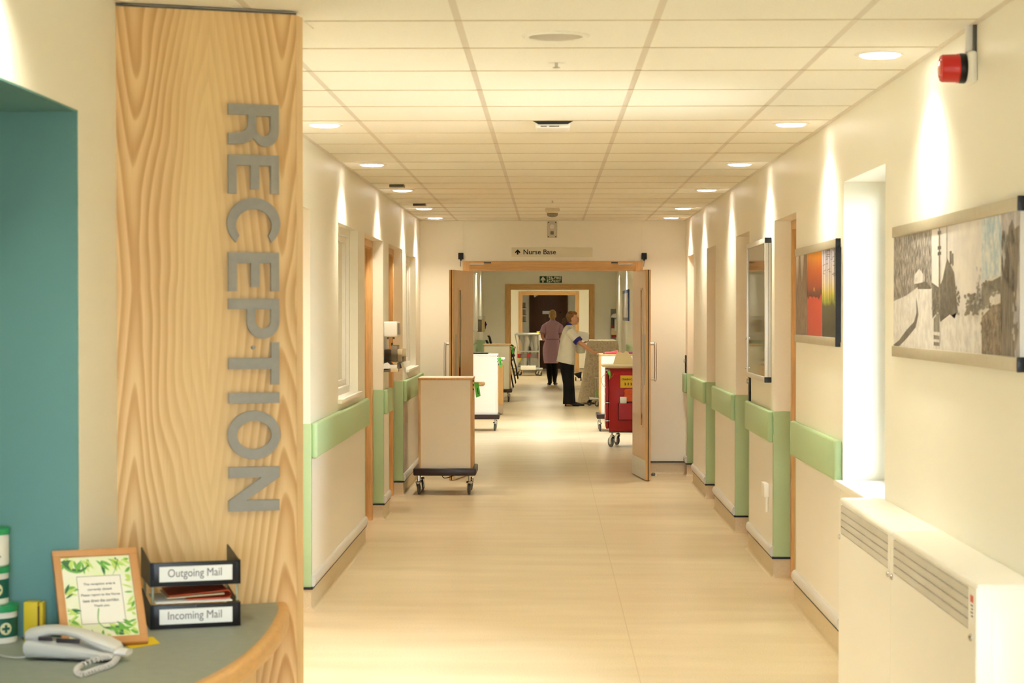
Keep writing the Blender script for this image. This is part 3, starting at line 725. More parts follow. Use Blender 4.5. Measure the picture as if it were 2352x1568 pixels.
b.build('shadow_gap', M_RUBBER, panel)
b = MB(); b.box(-1.30, 0, 0, 1, 0, 1) if False else None
pc0, pc1 = atZ(680, 42, ZC), atZ(708, 64, ZC)
d = Vector((pc1.x - pc0.x, pc1.y - pc0.y, 0)); w = Vector((.018, 0, 0))
b.loft([[zz(Vector((pc0.x, pc0.y, 0)), z), zz(Vector((pc1.x, pc1.y, 0)), z), zz(Vector((pc1.x, pc1.y, 0)) + w, z), zz(Vector((pc0.x, pc0.y, 0)) + w, z)] for z in (ZC - .006, ZC)])
b.build('ceiling_bead', M_WALL, panel)

# letters in units of the cap height: x along the word (downwards), y up the letter (towards the corridor)
ZONE = .165
def L_E(w=.757): return [[(0, 0), (w, 0), (w, .166), (.21, .166), (.21, .44), (.673, .44), (.673, .612), (.21, .612), (.21, .836), (w, .836), (w, 1), (0, 1)]]
def L_P(w=.786):
    o = [(0, 0), (.21, 0), (.21, .36)] + arc(.45, .68, w - .45, .32, -90, 90, 18) + [(0, 1)]
    return [o, [(.21, .53), (.21, .836)] + arc(.43, .683, .155, .153, 90, -90, 14)]
def L_R():
    o = [(0, 0), (.21, 0), (.21, .39), (.30, .39)] + [(.40, .385), (.47, .36), (.53, .30), (.56, .2), (.575, 0), (.79, 0), (.785, .15), (.77, .29), (.73, .40), (.66, .485)] + arc(.5, .74, .325, .26, -48, 90, 16) + [(0, 1)]
    return [o, [(.23, .55), (.23, .836)] + arc(.45, .693, .17, .143, 90, -90, 12)]
def L_C(): return [arc(.5, .5, .5, .525, 42, 318, 40) + arc(.545, .5, .325, .35, 306, 54, 36)]
def L_O(): return [arc(.477, .5, .477, .52, 0, 352, 47), arc(.477, .5, .275, .34, 0, 352, 47)]
def L_T(w=.83): return [[(.305, 0), (.525, 0), (.525, .835), (w, .835), (w, 1), (0, 1), (0, .835), (.305, .835)]]
def L_I(): return [[(0, 0), (.21, 0), (.21, 1), (0, 1)]]
def L_N(w=.865): return [[(0, 0), (.21, 0), (.21, .64), (.655, 0), (w, 0), (w, 1), (.655, 1), (.655, .34), (.21, 1), (0, 1)]]
seq = [('R', L_R(), 239), ('E', L_E(), 355.5), ('C', L_C(), 454), ('E', L_E(), 579.5), ('P', L_P(), 685.5), ('T', L_T(), 786), ('I', L_I(), 901.5), ('O', L_O(), 943), ('N', L_N(), 1072)]
c0 = atP(522, 700, PB, PN); c1 = atP(638, 700, PB, PN); H = (c1 - c0).length
s = thing('reception_sign', 'raised grey letters spelling RECEPTION down the ash panel', 'sign', zz(Vector((c0.x, c0.y, 0)), 1.08))
for ch, o, py in seq:
    base = atP(522, py, PB, PN); base = Vector((c0.x, c0.y, base.z)) + PN * .017
    b = MB(); b.flat([[(x * H, y * H) for x, y in q] for q in o], .012, 0, basis(base, (0, 0, -1), PU))
    for zx in (.1, .6):
        if ch not in 'ITN' or zx == .1: b.cyl(base + Vector((0, 0, -.1 * H)) + PU * H * (.5 if ch != 'O' else .42), base + Vector((0, 0, -.1 * H)) + PU * H * (.5 if ch != 'O' else .42) - PN * .016, .006, n=8)
    b.build('letter', M_SIGNGREY, s)

# ================================================================== RECEPTION DESK
ZD = .73
edge = [atZ(px, py, ZD) for px, py in ((667, 1387), (664, 1402), (640, 1448), (602, 1490), (560, 1522), (520, 1546), (478, 1568))]
edge = [Vector((p.x, p.y)) for p in edge]
pe = edge[0]; on = PA2.xy + PU.xy * (pe - PA2.xy).dot(PU.xy)       # back onto the panel face
edge[0] = on + PN.xy * .006
edge += [Vector((-.85, 4.42)), Vector((-.92, 4.18)), Vector((-1.05, 4.0)), Vector((-1.22, 3.9)), Vector((-1.4, 3.87))]
cur = [Vector((p.x, p.y)) for p in smooth_path([(p.x, p.y, 0) for p in edge], 6)]
n2 = []
for i, p in enumerate(cur):
    t = (cur[min(i + 1, len(cur) - 1)] - cur[max(i - 1, 0)]).normalized(); n2.append(Vector((t.y, -t.x)))
inner = [p + n * .032 for p, n in zip(cur, n2)]
desk = thing('reception_desk', 'curved reception counter with grey green laminate top and pale wood lip', 'desk', (-1.2, 4.9, 0))
ring = [(p.x, p.y) for p in inner] + [(-2.1, 3.9), (-2.1, YJ - .015), (XL + .001, YJ - .015), (XL + .001, PA.y - .012), (PA.x + .03, PA.y + PN.y * .004)]
ring[0] = tuple(on + PU.xy * -.034 + PN.xy * .003)
b = MB(); b.prism([(x, y, ZD - .04) for x, y in ring], (0, 0, .04)); b.build('counter_top', M_LAMIN, desk)
b = MB(); rg = []
for p, q, n in zip(cur, inner, n2):
    prof = [(0, -.044), (0, -.012), (.004, -.004), (.012, .0015), (.03, .0015), (.033, 0), (.033, -.044)]
    rg.append([(p.x + n.x * a, p.y + n.y * a, ZD + z) for a, z in prof])
b.loft(rg); b.build('wood_lip', M_LIP, desk)
b = MB(); fr = [p + n * .10 for p, n in zip(cur, n2)][3:-3]; bk = [p + n * .125 for p, n in zip(cur, n2)][3:-3]
b.prism([(p.x, p.y, .0) for p in fr] + [(p.x, p.y, 0) for p in bk[::-1]], (0, 0, ZD - .044)); b.build('front_panel', M_LIPV, desk)

# stacked letter trays
T0 = atZ(345, 1447, ZD); T1 = atZ(553, 1437, ZD)
tu = Vector((T1.x - T0.x, T1.y - T0.y, 0)); TWID = tu.length; tu.normalize(); tv = Vector((-tu.y, tu.x, 0)); TD = .235
M_CLEAR = mat('riser_plastic', (196, 204, 176), .25, trans=.5, noise=(8, .05))
def tray(label, z, text, risers):
    o = Vector((T0.x, T0.y, z)); r = thing('letter_tray', label, 'letter tray', o, 'stacked mail trays')
    K = Matrix.Identity(4)
    for i in range(3): K[i][0], K[i][1], K[i][2], K[i][3] = tu[i], tv[i], (0, 0, 1)[i], o[i]
    b = MB(); b.M = K; h = .068
    b.box(0, TWID, 0, TD, 0, .004)
    b.box(0, TWID, 0, .006, 0, h, 0, .0015)
    for x in (0, TWID - .004): b.prism([(x, 0, 0), (x, TD, 0), (x, TD, h + .018), (x, TD * .2, h), (x, 0, h)], (.004, 0, 0))
    b.box(TWID - .012, TWID, 0, .012, .018, h, 0, .001); b.box(0, .012, 0, .012, .018, h, 0, .001)
    b.build('tray_body', M_BLACKP, r)
    b = MB(); b.M = K; b.box(.026, TWID - .024, -.0015, 0, .013, .056); lb = b.build('label_card', M_PAPER, r)
    tm = fit_text(text, .152, .030 if 'g' in text else .026, size=.03, depth=.0006)
    b = MB(); b.mesh(tm, 0, K @ basis((.050, -.0017, .019), (1, 0, 0), (0, 0, 1))); b.build('label_text', M_INKG, lb)
    if risers:
        for x, y in ((.006, .012), (TWID - .012, .012), (.006, TD - .02), (TWID - .012, TD - .02)):
            b = MB(); b.M = K; b.box(x, x + .007, y, y + .008, .07, .121, 0, .001); b.build('riser', M_CLEAR, r)
    return K
KT = tray('lower black letter tray labelled Incoming Mail on the desk', ZD + .001, 'Incoming Mail', True)
tray('upper black letter tray labelled Outgoing Mail, raised over another', ZD + .1215, 'Outgoing Mail', False)
b = MB(); b.M = KT                                                 # folded orange folder with papers
fo = [(.055 + .165 * t, .0885 + .0105 * t) for t in [i / 8 for i in range(9)]]
top = [(x, z) for x, z in fo]; arcp = [(.222 + .010 * cos(rad(a)), .0885 + .0105 * sin(rad(a))) for a in (70, 40, 10, -20, -50, -80)]
bot = [(.215 - .11 * t, .0775 - .0 * t) for t in [i / 5 for i in range(6)]]
line = [(p[0], .02, p[1]) for p in top + arcp + bot]
th = .0022
b.loft([[Vector(p) + Vector((0, yy, 0)) + Vector((0, 0, dz)) for yy, dz in ((0, 0), (.18, 0), (.18, th), (0, th))] for p in line])
tag(b.build('orange_folder', mat('orange_card', (214, 84, 42), .6, noise=(9, .08))), 'orange card folder folded over papers in the Incoming Mail tray', 'folder')
for i, (z0, z1, c) in enumerate(((.0735, .0765, 'cream'), (.0785, .089, 'buff'))):
    b = MB(); b.M = KT
    if i == 0: b.box(.016, .232, -.002, .2, .0722, .0755, 0, .0012)
    else:
        b.loft([[(x, y, .0755 + (x - .05) * .12 + (.0 if k else 0)) for x, y in ((x_, .022), (x_, .19))] + [(x_, .19, .0755 + (x_ - .05) * .12 + .004), (x_, .022, .0755 + (x_ - .05) * .12 + .004)] for k, x_ in enumerate((.05, .12, .2, .214)) for x in (x_,)]) if False else b.loft([[(x_, .022, .0815 + (x_ - .05) * .045), (x_, .19, .0815 + (x_ - .05) * .045), (x_, .19, .0855 + (x_ - .05) * .045), (x_, .022, .0855 + (x_ - .05) * .045)] for x_ in (.05, .12, .19, .213)])
    tag(b.build('envelope', mat('envelope_buff', (206, 184, 146), .7, noise=(20, .05)) if i else M_PAPER), ('buff envelope inside the orange folder in the lower tray' if i else 'thick pale envelope lying across the top of the Incoming Mail tray'), 'envelope')

# framed notice leaning back
BL, BR = atZ(143, 1494, ZD), atZ(341, 1481, ZD)
nu = Vector((BR.x - BL.x, BR.y - BL.y, 0)); NW = nu.length; nu.normalize(); nn = Vector((nu.y, -nu.x, 0))
lam = rad(37); nv = Vector((0, 0, 1)) * cos(lam) - nn * sin(lam); NH = .292
KN = basis(Vector((BL.x, BL.y, ZD + .0092)), nu, nv)                # local z faces the reader
r = thing('leaning_notice', 'beech picture frame with leafy green closed notice, leaning on the desk', 'picture frame', Vector((BL.x, BL.y, ZD)))
fw = .021
b = MB(); b.M = KN
b.box(0, NW, 0, fw, -.012, .006, 0, .0015); b.box(0, NW, NH - fw, NH, -.012, .006, 0, .0015); b.box(0, fw, fw, NH - fw, -.012, .006, 0, .0015); b.box(NW - fw, NW, fw, NH - fw, -.012, .006, 0, .0015)
b.build('frame', M_FRAMEW, r)
b = MB(); b.M = KN; b.box(fw - .004, NW - fw + .004, fw - .004, NH - fw + .004, -.006, 0)
card = b.build('notice_print', two_tone('notice_wash', (238, 236, 216), (226, 236, 176), 12, (1, 1, 1), .42, .62, .3), r)
x0, x1, y0, y1 = .058, NW - .052, .063, NH - .082
b = MB(); b.M = KN; b.box(x0, x1, y0, y1, 0, .0004, 0); b.build('text_panel', mat('notice_paper', (240, 234, 222), .4, noise=(8, .01)), card)
b = MB(); b.M = KN
for q in ((x0, x1, y0, y0 + .0012), (x0, x1, y1 - .0012, y1), (x0, x0 + .0012, y0, y1), (x1 - .0012, x1, y0, y1)): b.box(*q, .0004, .0007)
b.build('text_border', M_INKG, card)
lines = ['The reception area is', 'currently closed.', 'Please report to the Nurse', 'base down the corridor.', 'Thank you.']; wd = [.72, .56, .88, .82, .36]
b = MB()
for i, (t, w_) in enumerate(zip(lines, wd)):
    w = (x1 - x0) * w_; b.mesh(fit_text(t, w, .0088, size=.01, depth=.0004, bold=.0002), 0, KN @ Matrix.Translation(((x0 + x1) / 2 - w / 2, y1 - .030 - i * .0168, .0006)))
b.build('notice_text', mat('notice_ink', (92, 84, 96), .6, noise=(5, .02)), card)
G1, G2, G3 = mat('leaf_green_dark', (44, 112, 62), .4, noise=(30, .2)), mat('leaf_green_mid', (112, 178, 66), .4, noise=(30, .15)), mat('leaf_green_pale', (196, 220, 112), .4, noise=(30, .1))
rnd = random.Random(5)
b = MB(); b.M = KN
def leaf2(x, y, a, L, w, m, z):
    ca, sa = cos(rad(a)), sin(rad(a)); pts = []
    for i in range(9): t = i / 8; pts.append((t * L, w * sin(pi * t) ** .8 + L * .12 * t * t))
    for i in range(7, 0, -1): t = i / 8; pts.append((t * L, -w * .4 * sin(pi * t) + L * .12 * t * t))
    P = [(x + ca * p - sa * q, y + sa * p + ca * q) for p, q in pts]
    P = [(min(max(p, fw + .001), NW - fw - .001), min(max(q, fw + .001), NH - fw - .001), z) for p, q in P]
    b.poly(P, m)
inn = fw + .002
def curl(pts, w, m, z):
    P = smooth_path([(x, y, 0) for x, y in pts], 6); A, B = [], []
    for i, p in enumerate(P):
        t = (P[min(i + 1, len(P) - 1)] - P[max(i - 1, 0)]).normalized(); q = Vector((-t.y, t.x, 0)) * w * (1 - i / len(P) * .85)
        A.append((p.x + q.x, p.y + q.y, z)); B.append((p.x - q.x, p.y - q.y, z))
    for i in range(len(A) - 1): b.poly([A[i], A[i + 1], B[i + 1], B[i]], m)
T = NH - inn
for i in range(26):                                                # sprays along top, sides and lower corner
    t = rnd.random()
    leaf2(inn + .004 + t * (NW - 2 * inn) * .9, T - .002 - rnd.random() * .012, -40 - 70 * rnd.random() + 40 * (t - .5), .02 + .03 * rnd.random(), .004 + .004 * rnd.random(), rnd.choice((1, 2, 2, 1, 0)), .00045 + i * .00002)
for i in range(22):
    t = rnd.random(); leaf2(inn, inn + t * (NH - 2 * inn), 60 - 120 * rnd.random(), .014 + .026 * rnd.random(), .004 + .005 * rnd.random(), rnd.choice((1, 2, 2, 0)), .00045 + i * .00002)
    leaf2(NW - inn, inn + rnd.random() * (NH - 2 * inn), 120 + 120 * rnd.random(), .012 + .022 * rnd.random(), .004 + .004 * rnd.random(), rnd.choice((2, 2, 1)), .00046 + i * .00002)
for i in range(16): leaf2(NW - inn - .004 - rnd.random() * .05, inn + rnd.random() * .05, 100 + 80 * rnd.random(), .02 + .03 * rnd.random(), .006, rnd.choice((0, 1, 1, 2)), .0005 + i * .00002)
for i in range(12): leaf2(NW - inn - .02 - rnd.random() * .11, inn + .002, 60 + 90 * rnd.random(), .012 + .02 * rnd.random(), .005, rnd.choice((1, 2, 2)), .0005 + i * .00002)
curl([(inn + .003, T - .008), (inn + .02, T - .032), (inn + .05, T - .040), (inn + .072, T - .024)], .006, 0, .0009)
curl([(inn + .003, T - .018), (inn + .02, T - .038), (inn + .045, T - .045), (inn + .066, T - .034)], .007, 1, .00088)
curl([(NW * .47, .11), (NW * .45, .07), (NW * .52, .05), (NW * .68, .032)], .0018, 1, .001)
curl([(NW - inn - .03, T - .01), (NW - inn - .04, T - .04), (NW - inn - .05, T - .06)], .0012, 0, .001)
b.build('leaf_artwork', [G1, G2, G3], card)
b = MB(); hgt = NH * .62
pt = KN @ Vector((NW * .5, hgt, -.013)); ft = Vector((pt.x, pt.y, ZD + .003)) - nn * .11
b.loft([[pt - nu * .03, pt + nu * .03, pt + nu * .03 - nn * .003, pt - nu * .03 - nn * .003], [ft - nu * .045, ft + nu * .045, ft + nu * .045 - nn * .003, ft - nu * .045 - nn * .003]])
b.build('back_strut', M_BLACKP, r)
b = MB(); b.M = Matrix.Identity(4)
q = [atZ(px, py, ZD) for px, py in ((352, 1463), (368, 1478), (300, 1489), (262, 1470))]
b.prism([(p.x, p.y, ZD + .0005) for p in q], (0, 0, .0012)); tag(b.build('yellow_paper', mat('yellow_paper', (240, 208, 30), .7, noise=(6, .04))), 'yellow sheet of paper poking out under the leaning notice frame', 'paper')

# ---- telephone
P0, P1 = atZ(56, 1517, ZD), atZ(240, 1524, ZD)
fu = Vector((P1.x - P0.x, P1.y - P0.y, 0)); FL = fu.length + .02; fu.normalize()
KP = basis(Vector((P0.x, P0.y, ZD)), fu, Vector((-fu.y, fu.x, 0)))
r = thing('telephone', 'pale grey desk telephone with its receiver on, before the leaning notice', 'telephone', Vector((P0.x, P0.y, ZD)))
def prof_ring(x, w, z0, z1, yoff=0, n=16, p=3.2):
    out = []
    for i in range(n):
        a = 2 * pi * (i + .5) / n; cx_, sy_ = cos(a), sin(a)
        out.append((x, yoff + w / 2 + w / 2 * math.copysign(abs(cx_) ** (2 / p), cx_), (z0 + z1) / 2 + (z1 - z0) / 2 * math.copysign(abs(sy_) ** (2 / p), sy_)))
    return out
b = MB(); b.M = KP
b.loft([prof_ring(x, w, z0, z1) for x, w, z0, z1 in ((-.004, .085, .012, .050), (.0, .09, .004, .056), (.05, .092, .004, .052), (.12, .09, .004, .045), (.18, .086, .004, .034), (FL - .012, .08, .006, .027), (FL, .07, .010, .022))])
b.build('base', M_PHONE, r)
b = MB(); b.M = KP; b.box(.035, .075, .004, .010, .0515, .062, 0, .003); b.box(.085, .15, .004, .010, .048, .060, 0, .003); b.build('keypad', mat('phone_dark', (64, 56, 60), .5, noise=(10, .1)), r)
b = MB(); b.M = KP
hs = []
for x, zc, h, w in ((-.008, .060, .014, .066), (-.002, .062, .032, .078), (.03, .067, .036, .080), (.06, .075, .024, .064), (.10, .074, .022, .058), (.14, .066, .024, .062), (.178, .052, .032, .076), (.210, .042, .036, .078), (.232, .036, .028, .072), (.242, .034, .010, .05)):
    hs.append(prof_ring(x, w, zc - h / 2, zc + h / 2, .012 + (.066 - w) / 2, p=2.6))
b.loft(hs)
hand = b.build('receiver', M_PHONE, r)
b = MB(); b.M = KP; b.loft([prof_ring(x, .05, zc - .011, zc + .006, .018, p=2.4) for x, zc in ((.236, .028), (.25, .027), (.262, .026), (.268, .026))]); b.build('cord_plug', mat('phone_white', (232, 228, 226), .3, noise=(4, .02)), hand)
pth = [(266, 1500, .026), (272, 1516, .012), (255, 1534, .010), (222, 1545, .009), (190, 1556, .009), (176, 1550, .010), (184, 1540, .012), (214, 1533, .018), (244, 1525, .018), (268, 1518, .010), (262, 1508, .008)]
P = smooth_path([atZ(px, py, ZD) + Vector((0, 0, dz)) for px, py, dz in pth], 26)
hel = []; turns = 44
acc = [0]
for i in range(1, len(P)): acc.append(acc[-1] + (P[i] - P[i - 1]).length)
N = turns * 10
for q in range(N):
    s_ = acc[-1] * q / (N - 1); i = 0
    while i < len(acc) - 2 and acc[i + 1] < s_: i += 1
    t = (s_ - acc[i]) / max(1e-9, acc[i + 1] - acc[i]); c = P[i].lerp(P[i + 1], t); d = (P[i + 1] - P[i]).normalized()
    e1 = d.cross(Vector((0, 0, 1))).normalized(); e2 = d.cross(e1); a = 2 * pi * turns * q / N
    hel.append(c + (e1 * cos(a) + e2 * sin(a)) * .0062)
b = MB(); b.tube(hel, .0019, 6); b.build('coiled_cord', mat('cord_white', (222, 214, 208), .4, noise=(6, .03)), r)
b = MB(); b.tube(smooth_path([atZ(-30, 1500, ZD) + Vector((0, 0, .004)), atZ(10, 1510, ZD) + Vector((0, 0, .004)), atZ(40, 1513, ZD) + Vector((0, 0, .004)), KP @ Vector((.0, .02, .008))], 6), .002, 6); b.build('line_cable', M_PHONE, r)

# ---- three wipe tubs, one on another
M_LID, M_TUBL = mat('tub_green_lid', (36, 150, 92), .4, noise=(6, .05)), mat('tub_green_label', (20, 92, 76), .45, noise=(8, .06))
M_TUBW = mat('tub_white', (240, 236, 226), .35, noise=(6, .02)); M_EMB = mat('emblem_cream', (226, 220, 176), .5, noise=(6, .03))
def wrap(b, pts, c, r_, a0, m):
    """a filled outline of (arc length, height) laid on a cylinder about c."""
    b.poly([(c.x + r_ * cos(a0 + u / r_), c.y + r_ * sin(a0 + u / r_), c.z + v) for u, v in pts], m)
TUBY = YJ - .10
def tub(px, pyb, label, kind):
    p = atY(px, pyb, TUBY); R_, h = .0505, .104
    r = thing('wipe_tub', label, 'tub', p, 'stacked wipe tubs')
    b = MB(); b.lathe([(.0, 0), (R_ - .004, 0), (R_ - .001, .004), (R_ - .001, h - .016), (0, h - .016)], p, n=40); b.build('tub_body', M_TUBW, r)
    b = MB(); b.lathe([(R_ + .003, h - .018), (R_ + .004, h - .014), (R_ + .003, h - .001), (R_ - .004, h), (0, h)], p, n=40); b.build('lid', M_LID, r)
    face = math.atan2(-p.y, -p.x + .15)                            # towards the desk front
    b = MB()
    if kind:
        b.lathe([(R_, .018), (R_, .070)], p, n=40, m=0)
    else:
        b.lathe([(R_, .006), (R_, .080)], p, n=40, m=3)
    lb = b.build('label_wrap', [M_TUBL, M_EMB, M_TUBL, mat('tub_paper_label', (236, 232, 220), .5, noise=(8, .02))], r)
    b = MB(); a0 = face + .36
    if kind:
        n = 24
        for i in range(n):
            a, c = 2 * pi * i / n, 2 * pi * (i + 1) / n
            wrap(b, [(0, .042), (.0165 * cos(a), .042 + .0165 * sin(a)), (.0165 * cos(c), .042 + .0165 * sin(c))], p, R_ + .0006, a0, 0)
        for q in ((-.011, .011, .0385, .0455), (-.0035, .0035, .031, .053)):
            for i in range(4):
                u0, u1 = q[0] + (q[1] - q[0]) * i / 4, q[0] + (q[1] - q[0]) * (i + 1) / 4
                wrap(b, [(u0, q[2]), (u1, q[2]), (u1, q[3]), (u0, q[3])], p, R_ + .0012, a0, 1)
        b.build('cross_emblem', [M_EMB, M_TUBL], lb)
    else:
        wrap(b, [(-.006, .03), (-.002, .03), (-.002, .055), (-.006, .055)], p, R_ + .0006, a0 + .1, 0); wrap(b, [(0.001, .026), (.006, .026), (.006, .03), (0.001, .03)], p, R_ + .0006, a0 + .1, 0)
        b.build('print', M_INKG, lb)
    return p, h
p, h = tub(-3, 1462, 'white wipe tub standing on the desk, lowest of the three stacked', True)
zb = p.z
# rest them on one another exactly
for o in [o for o in C.objects if o.name.startswith('wipe_tub')]: o.location.z = ZD
tub(-23, 1377, 'white wipe tub with cross emblem, middle of the three stacked', True)
tub(-23, 1290, 'white wipe tub with plain pale label, topmost of the three stacked', False)
for i, o in enumerate(sorted([o for o in C.objects if o.name.startswith('wipe_tub')], key=lambda o: o.location.z)): o.location.z = ZD + .1042 * i

p0, p1 = atY(56, 1381, YJ - .07), atY(101, 1450, YJ - .07)
r = thing('yellow_box', 'small yellow card box standing between the tubs and notice frame', 'box', ((p0.x + p1.x) / 2, YJ - .07, ZD))
zt = p0.z; b = MB(); b.box(p0.x + .002, p1.x - .014, YJ - .085, YJ - .05, ZD, zt, 0, .001); b.build('carton', M_YELLOW, r)
b = MB(); b.box(p1.x - .014, p1.x - .008, YJ - .083, YJ - .052, ZD + .002, zt - .012, 0); b.box(p1.x - .008, p1.x, YJ - .085, YJ - .05, ZD, zt - .001, 1, .001); b.build('side_flap', [mat('flap_brown', (122, 88, 40), .7, noise=(12, .2)), M_YELLOW], r)
# ================================================================== RIGHT WALL
M_RAD = mat('radiator_white', (244, 241, 233), .32, spec=.5, noise=(2, .01))
M_GRILL = mat('radiator_grille', (206, 202, 192), .4, noise=(6, .05)); M_GRILLD = mat('grille_slot', (226, 222, 212), .6, noise=(6, .05))
RF, RTOP = 1.20, .864
RSP = atX(2046, 1215, RF).y; RFAR = 7.93; RNEAR = 5.39
def radiator(y0, y1, label, near):
    r = thing('radiator', label, 'radiator', ((RF + XR) / 2, (y0 + y1) / 2, .08), 'white radiators under the large picture')
    g0, g1, z0, z1 = y0 + (.10 if near else .055), y1 - .055, .722, .838
    b = MB()
    b.box(RF, XR - .001, y0, y1, z1, RTOP, 0, .016, 4)
    b.box(RF + .006, XR - .002, y0 + .004, y1 - .001, .079, z1 + .012)
    ye = y0 + (.012 if near else 0)
    b.box(RF, RF + .02, ye, y1, .08, z0); b.box(RF, RF + .02, ye, g0, z0, z1 + .008); b.box(RF, RF + .02, g1, y1, z0, z1 + .008)
    if near: b.box(RF - .0005, XR - .0015, y0 + .0005, y0 + .02, .078, RTOP - .010, 0, .006)
    b.box(RF + .03, XR - .001, y0 + .02, y1 - .02, 0, .081)
    b.build('casing', M_RAD, r)
    b = MB(); b.box(RF + .0045, RF + .0065, g0, g1, z0, z1, 1)
    for i in range(4):
        zz0 = z0 + (z1 - z0) * i / 4; b.box(RF - .001, RF + .005, g0, g1, zz0 + .004, zz0 + (z1 - z0) / 4 - .001, 0)
    for i in range(1, int((g1 - g0) / .016)): b.box(RF + .001, RF + .005, g0 + i * .016 - .001, g0 + i * .016 + .001, z0, z1, 1) if i % 4 == 0 else None
    b.build('outlet_grille', [M_GRILL, M_GRILLD], r)
    for y in (y0 + .035 if not near else y0 + .06, y1 - .03):
        b = MB(); b.lathe([(.011, 0), (.011, .003), (.007, .008), (0, .009)], (RF, y, .705), (-1, 0, 0), n=16); b.build('fixing_screw', M_CHROME, r)
    if near:
        b = MB(); b.box(RF - .0006, RF, y0 + .03, y0 + .07, .745, .83, 0); b.box(RF - .0010, RF - .0005, y0 + .031, y0 + .069, .806, .826, 1)
        for k in range(4): b.box(RF - .0010, RF - .0005, y0 + .036, y0 + .064 - .006 * (k % 2), .795 - k * .010, .799 - k * .010, 2)
        b.build('warning_label', [M_PAPER, mat('label_red', (214, 84, 62), .5, noise=(8, .05)), M_INKG], r)
        b = MB(); b.box(RF + .045, XR - .02, y0 - .002, y0 + .001, .10, RTOP - .075, 0, .0015); b.build('end_panel', M_RAD, r)
    return r
radiator(RSP + .002, RFAR, 'white low-surface radiator cover below the bright window', False)
radiator(RNEAR, RSP - .002, 'white radiator cover whose end panel and small red sticker face the room', True)

def wp(px, py, X): return atX(px, py, X)
# ---- large winter picture strip
XW = XR - .018
def picture(label, ptl, pbl, ynear, n_clip, name):
    """ptl, pbl: pixel of the far top and far bottom corner."""
    yf = atX(*ptl, XW).y; zt = atX(*ptl, XW).z; zb = atX(*pbl, XW).z
    r = thing(name, label, 'picture', (XR, (yf + ynear) / 2, zb), 'framed prints on the window wall')
    rh = .042
    b = MB(); b.box(XR - .022, XR, ynear, yf, zt - rh, zt, 0, .003); b.box(XR - .022, XR, ynear, yf, zb, zb + rh, 0, .003); b.build('clamp_rail', M_RAILALU, r)
    b = MB()
    for z in (zt - rh, zb): b.box(XR - .024, XR - .0, ynear - .014, ynear, z - .001, z + rh + .001, 0, .002)
    b.build('end_cap', M_BLACKP, r)
    b = MB(); b.box(XR - .014, XR - .001, ynear + .002, yf - .001, zb + .02, zt - .02); pr = b.build('print', mat('print_ground', (226, 222, 218), .35, noise=(6, .02)), r)
    return r, pr, yf, zt - rh, zb + rh
r, pr, yf, zt, zb = picture('wide black and white winter collage print over the radiators', (2051, 522), (2051, 818), 5.60, 1, 'wall_print')
XP = XR - .0145
Mt = two_tone('print_bare_trees', (52, 48, 46), (218, 212, 206), 16, (1, 9, 2.0), .40, .62, .35, 8, (140, 134, 130))
Msn = two_tone('print_snow', (232, 228, 226), (204, 200, 200), 7, (1, 3, 3), .4, .62, .35, 5)
Msk = two_tone('print_cloud_sky', (150, 186, 214), (236, 236, 236), 5, (1, 3, 3), .36, .6, .35, 5)
Mrk = two_tone('print_rocks', (74, 66, 60), (176, 156, 134), 14, (1, 3, 3), .36, .64, .35, 7)
Mdk = two_tone('print_dark_houses', (80, 77, 74), (122, 118, 112), 16, (1, 2, 3), .4, .66, .35, 6)
Mbk = two_tone('print_tree_bark', (66, 60, 56), (150, 142, 134), 9, (1, 8, 1.0), .36, .66, .35, 7)
Mht = two_tone('print_dark_hill', (112, 108, 102), (146, 142, 132), 9, (1, 3, 3), .4, .62, .35, 6)
Msk2 = two_tone('print_pale_sky', (238, 232, 228), (224, 220, 222), 4, (1, 2, 2), .4, .6, .35, 3)
Mlt = two_tone('print_lilac_grey', (168, 166, 176), (206, 202, 206), 8, (1, 4, 2), .4, .6, .35, 5)
art = [Mt, Msn, Msk, Mrk, Mdk, Mbk, Mht, Msk2, Mlt]
b = MB()
cp = lambda cx, cy: (1800 + cx / 3.0145, 360 + cy / 3.0145)        # crop coordinates used while reading the picture
def wpoly(pts, m, lay): 
    P = [atX(*cp(*p), XP) for p in pts]
    b.poly([(XP - .0003 * lay, min(max(p.y, ynr), yfr), min(max(p.z, zb), zt)) for p in P], m)
ynr, yfr = 5.603, yf - .002
wpoly([(755, 480), (1025, 460), (1025, 1440), (755, 1400)], 0, 0)             # bare trees over a snowy lane
wpoly([(755, 1000), (850, 960), (905, 920), (930, 900), (1025, 910), (1025, 1440), (755, 1400)], 1, 1)
wpoly([(760, 1300), (800, 1270), (850, 1200), (905, 1140), (920, 1080), (918, 960), (935, 1090), (915, 1180), (850, 1260), (800, 1330), (765, 1345)], 4, 2)
wpoly([(905, 820), (940, 775), (965, 810), (965, 870), (905, 880)], 1, 2)
wpoly([(925, 880), (985, 860), (1020, 900), (1020, 915), (930, 915)], 4, 2)
wpoly([(1026, 380), (1370, 380), (1370, 1440), (1026, 1440)], 7, 0)           # village street in snow
wpoly([(1026, 870), (1075, 905), (1100, 850), (1132, 700), (1180, 800), (1205, 1060), (1185, 1120), (1150, 1090), (1085, 1145), (1075, 1060), (1030, 1120)], 4, 1)
rn = random.Random(21)
def scatter(x0, x1, y0, y1, n, rx, ry, m, lay):
    for j_ in range(n):
        x_, y_ = rn.uniform(x0, x1), rn.uniform(y0, y1); k = rn.uniform(.4, 1)
        wpoly([(x_ + rx * k * rn.uniform(.6, 1) * cos(a_), y_ + ry * k * rn.uniform(.6, 1) * sin(a_)) for a_ in [2 * pi * i_ / 7 for i_ in range(7)]], m, lay + .1 + j_ * .1)
wpoly([(1026, 1150), (1085, 1145), (1235, 1055), (1368, 1120), (1368, 1440), (1026, 1440)], 1, 1)
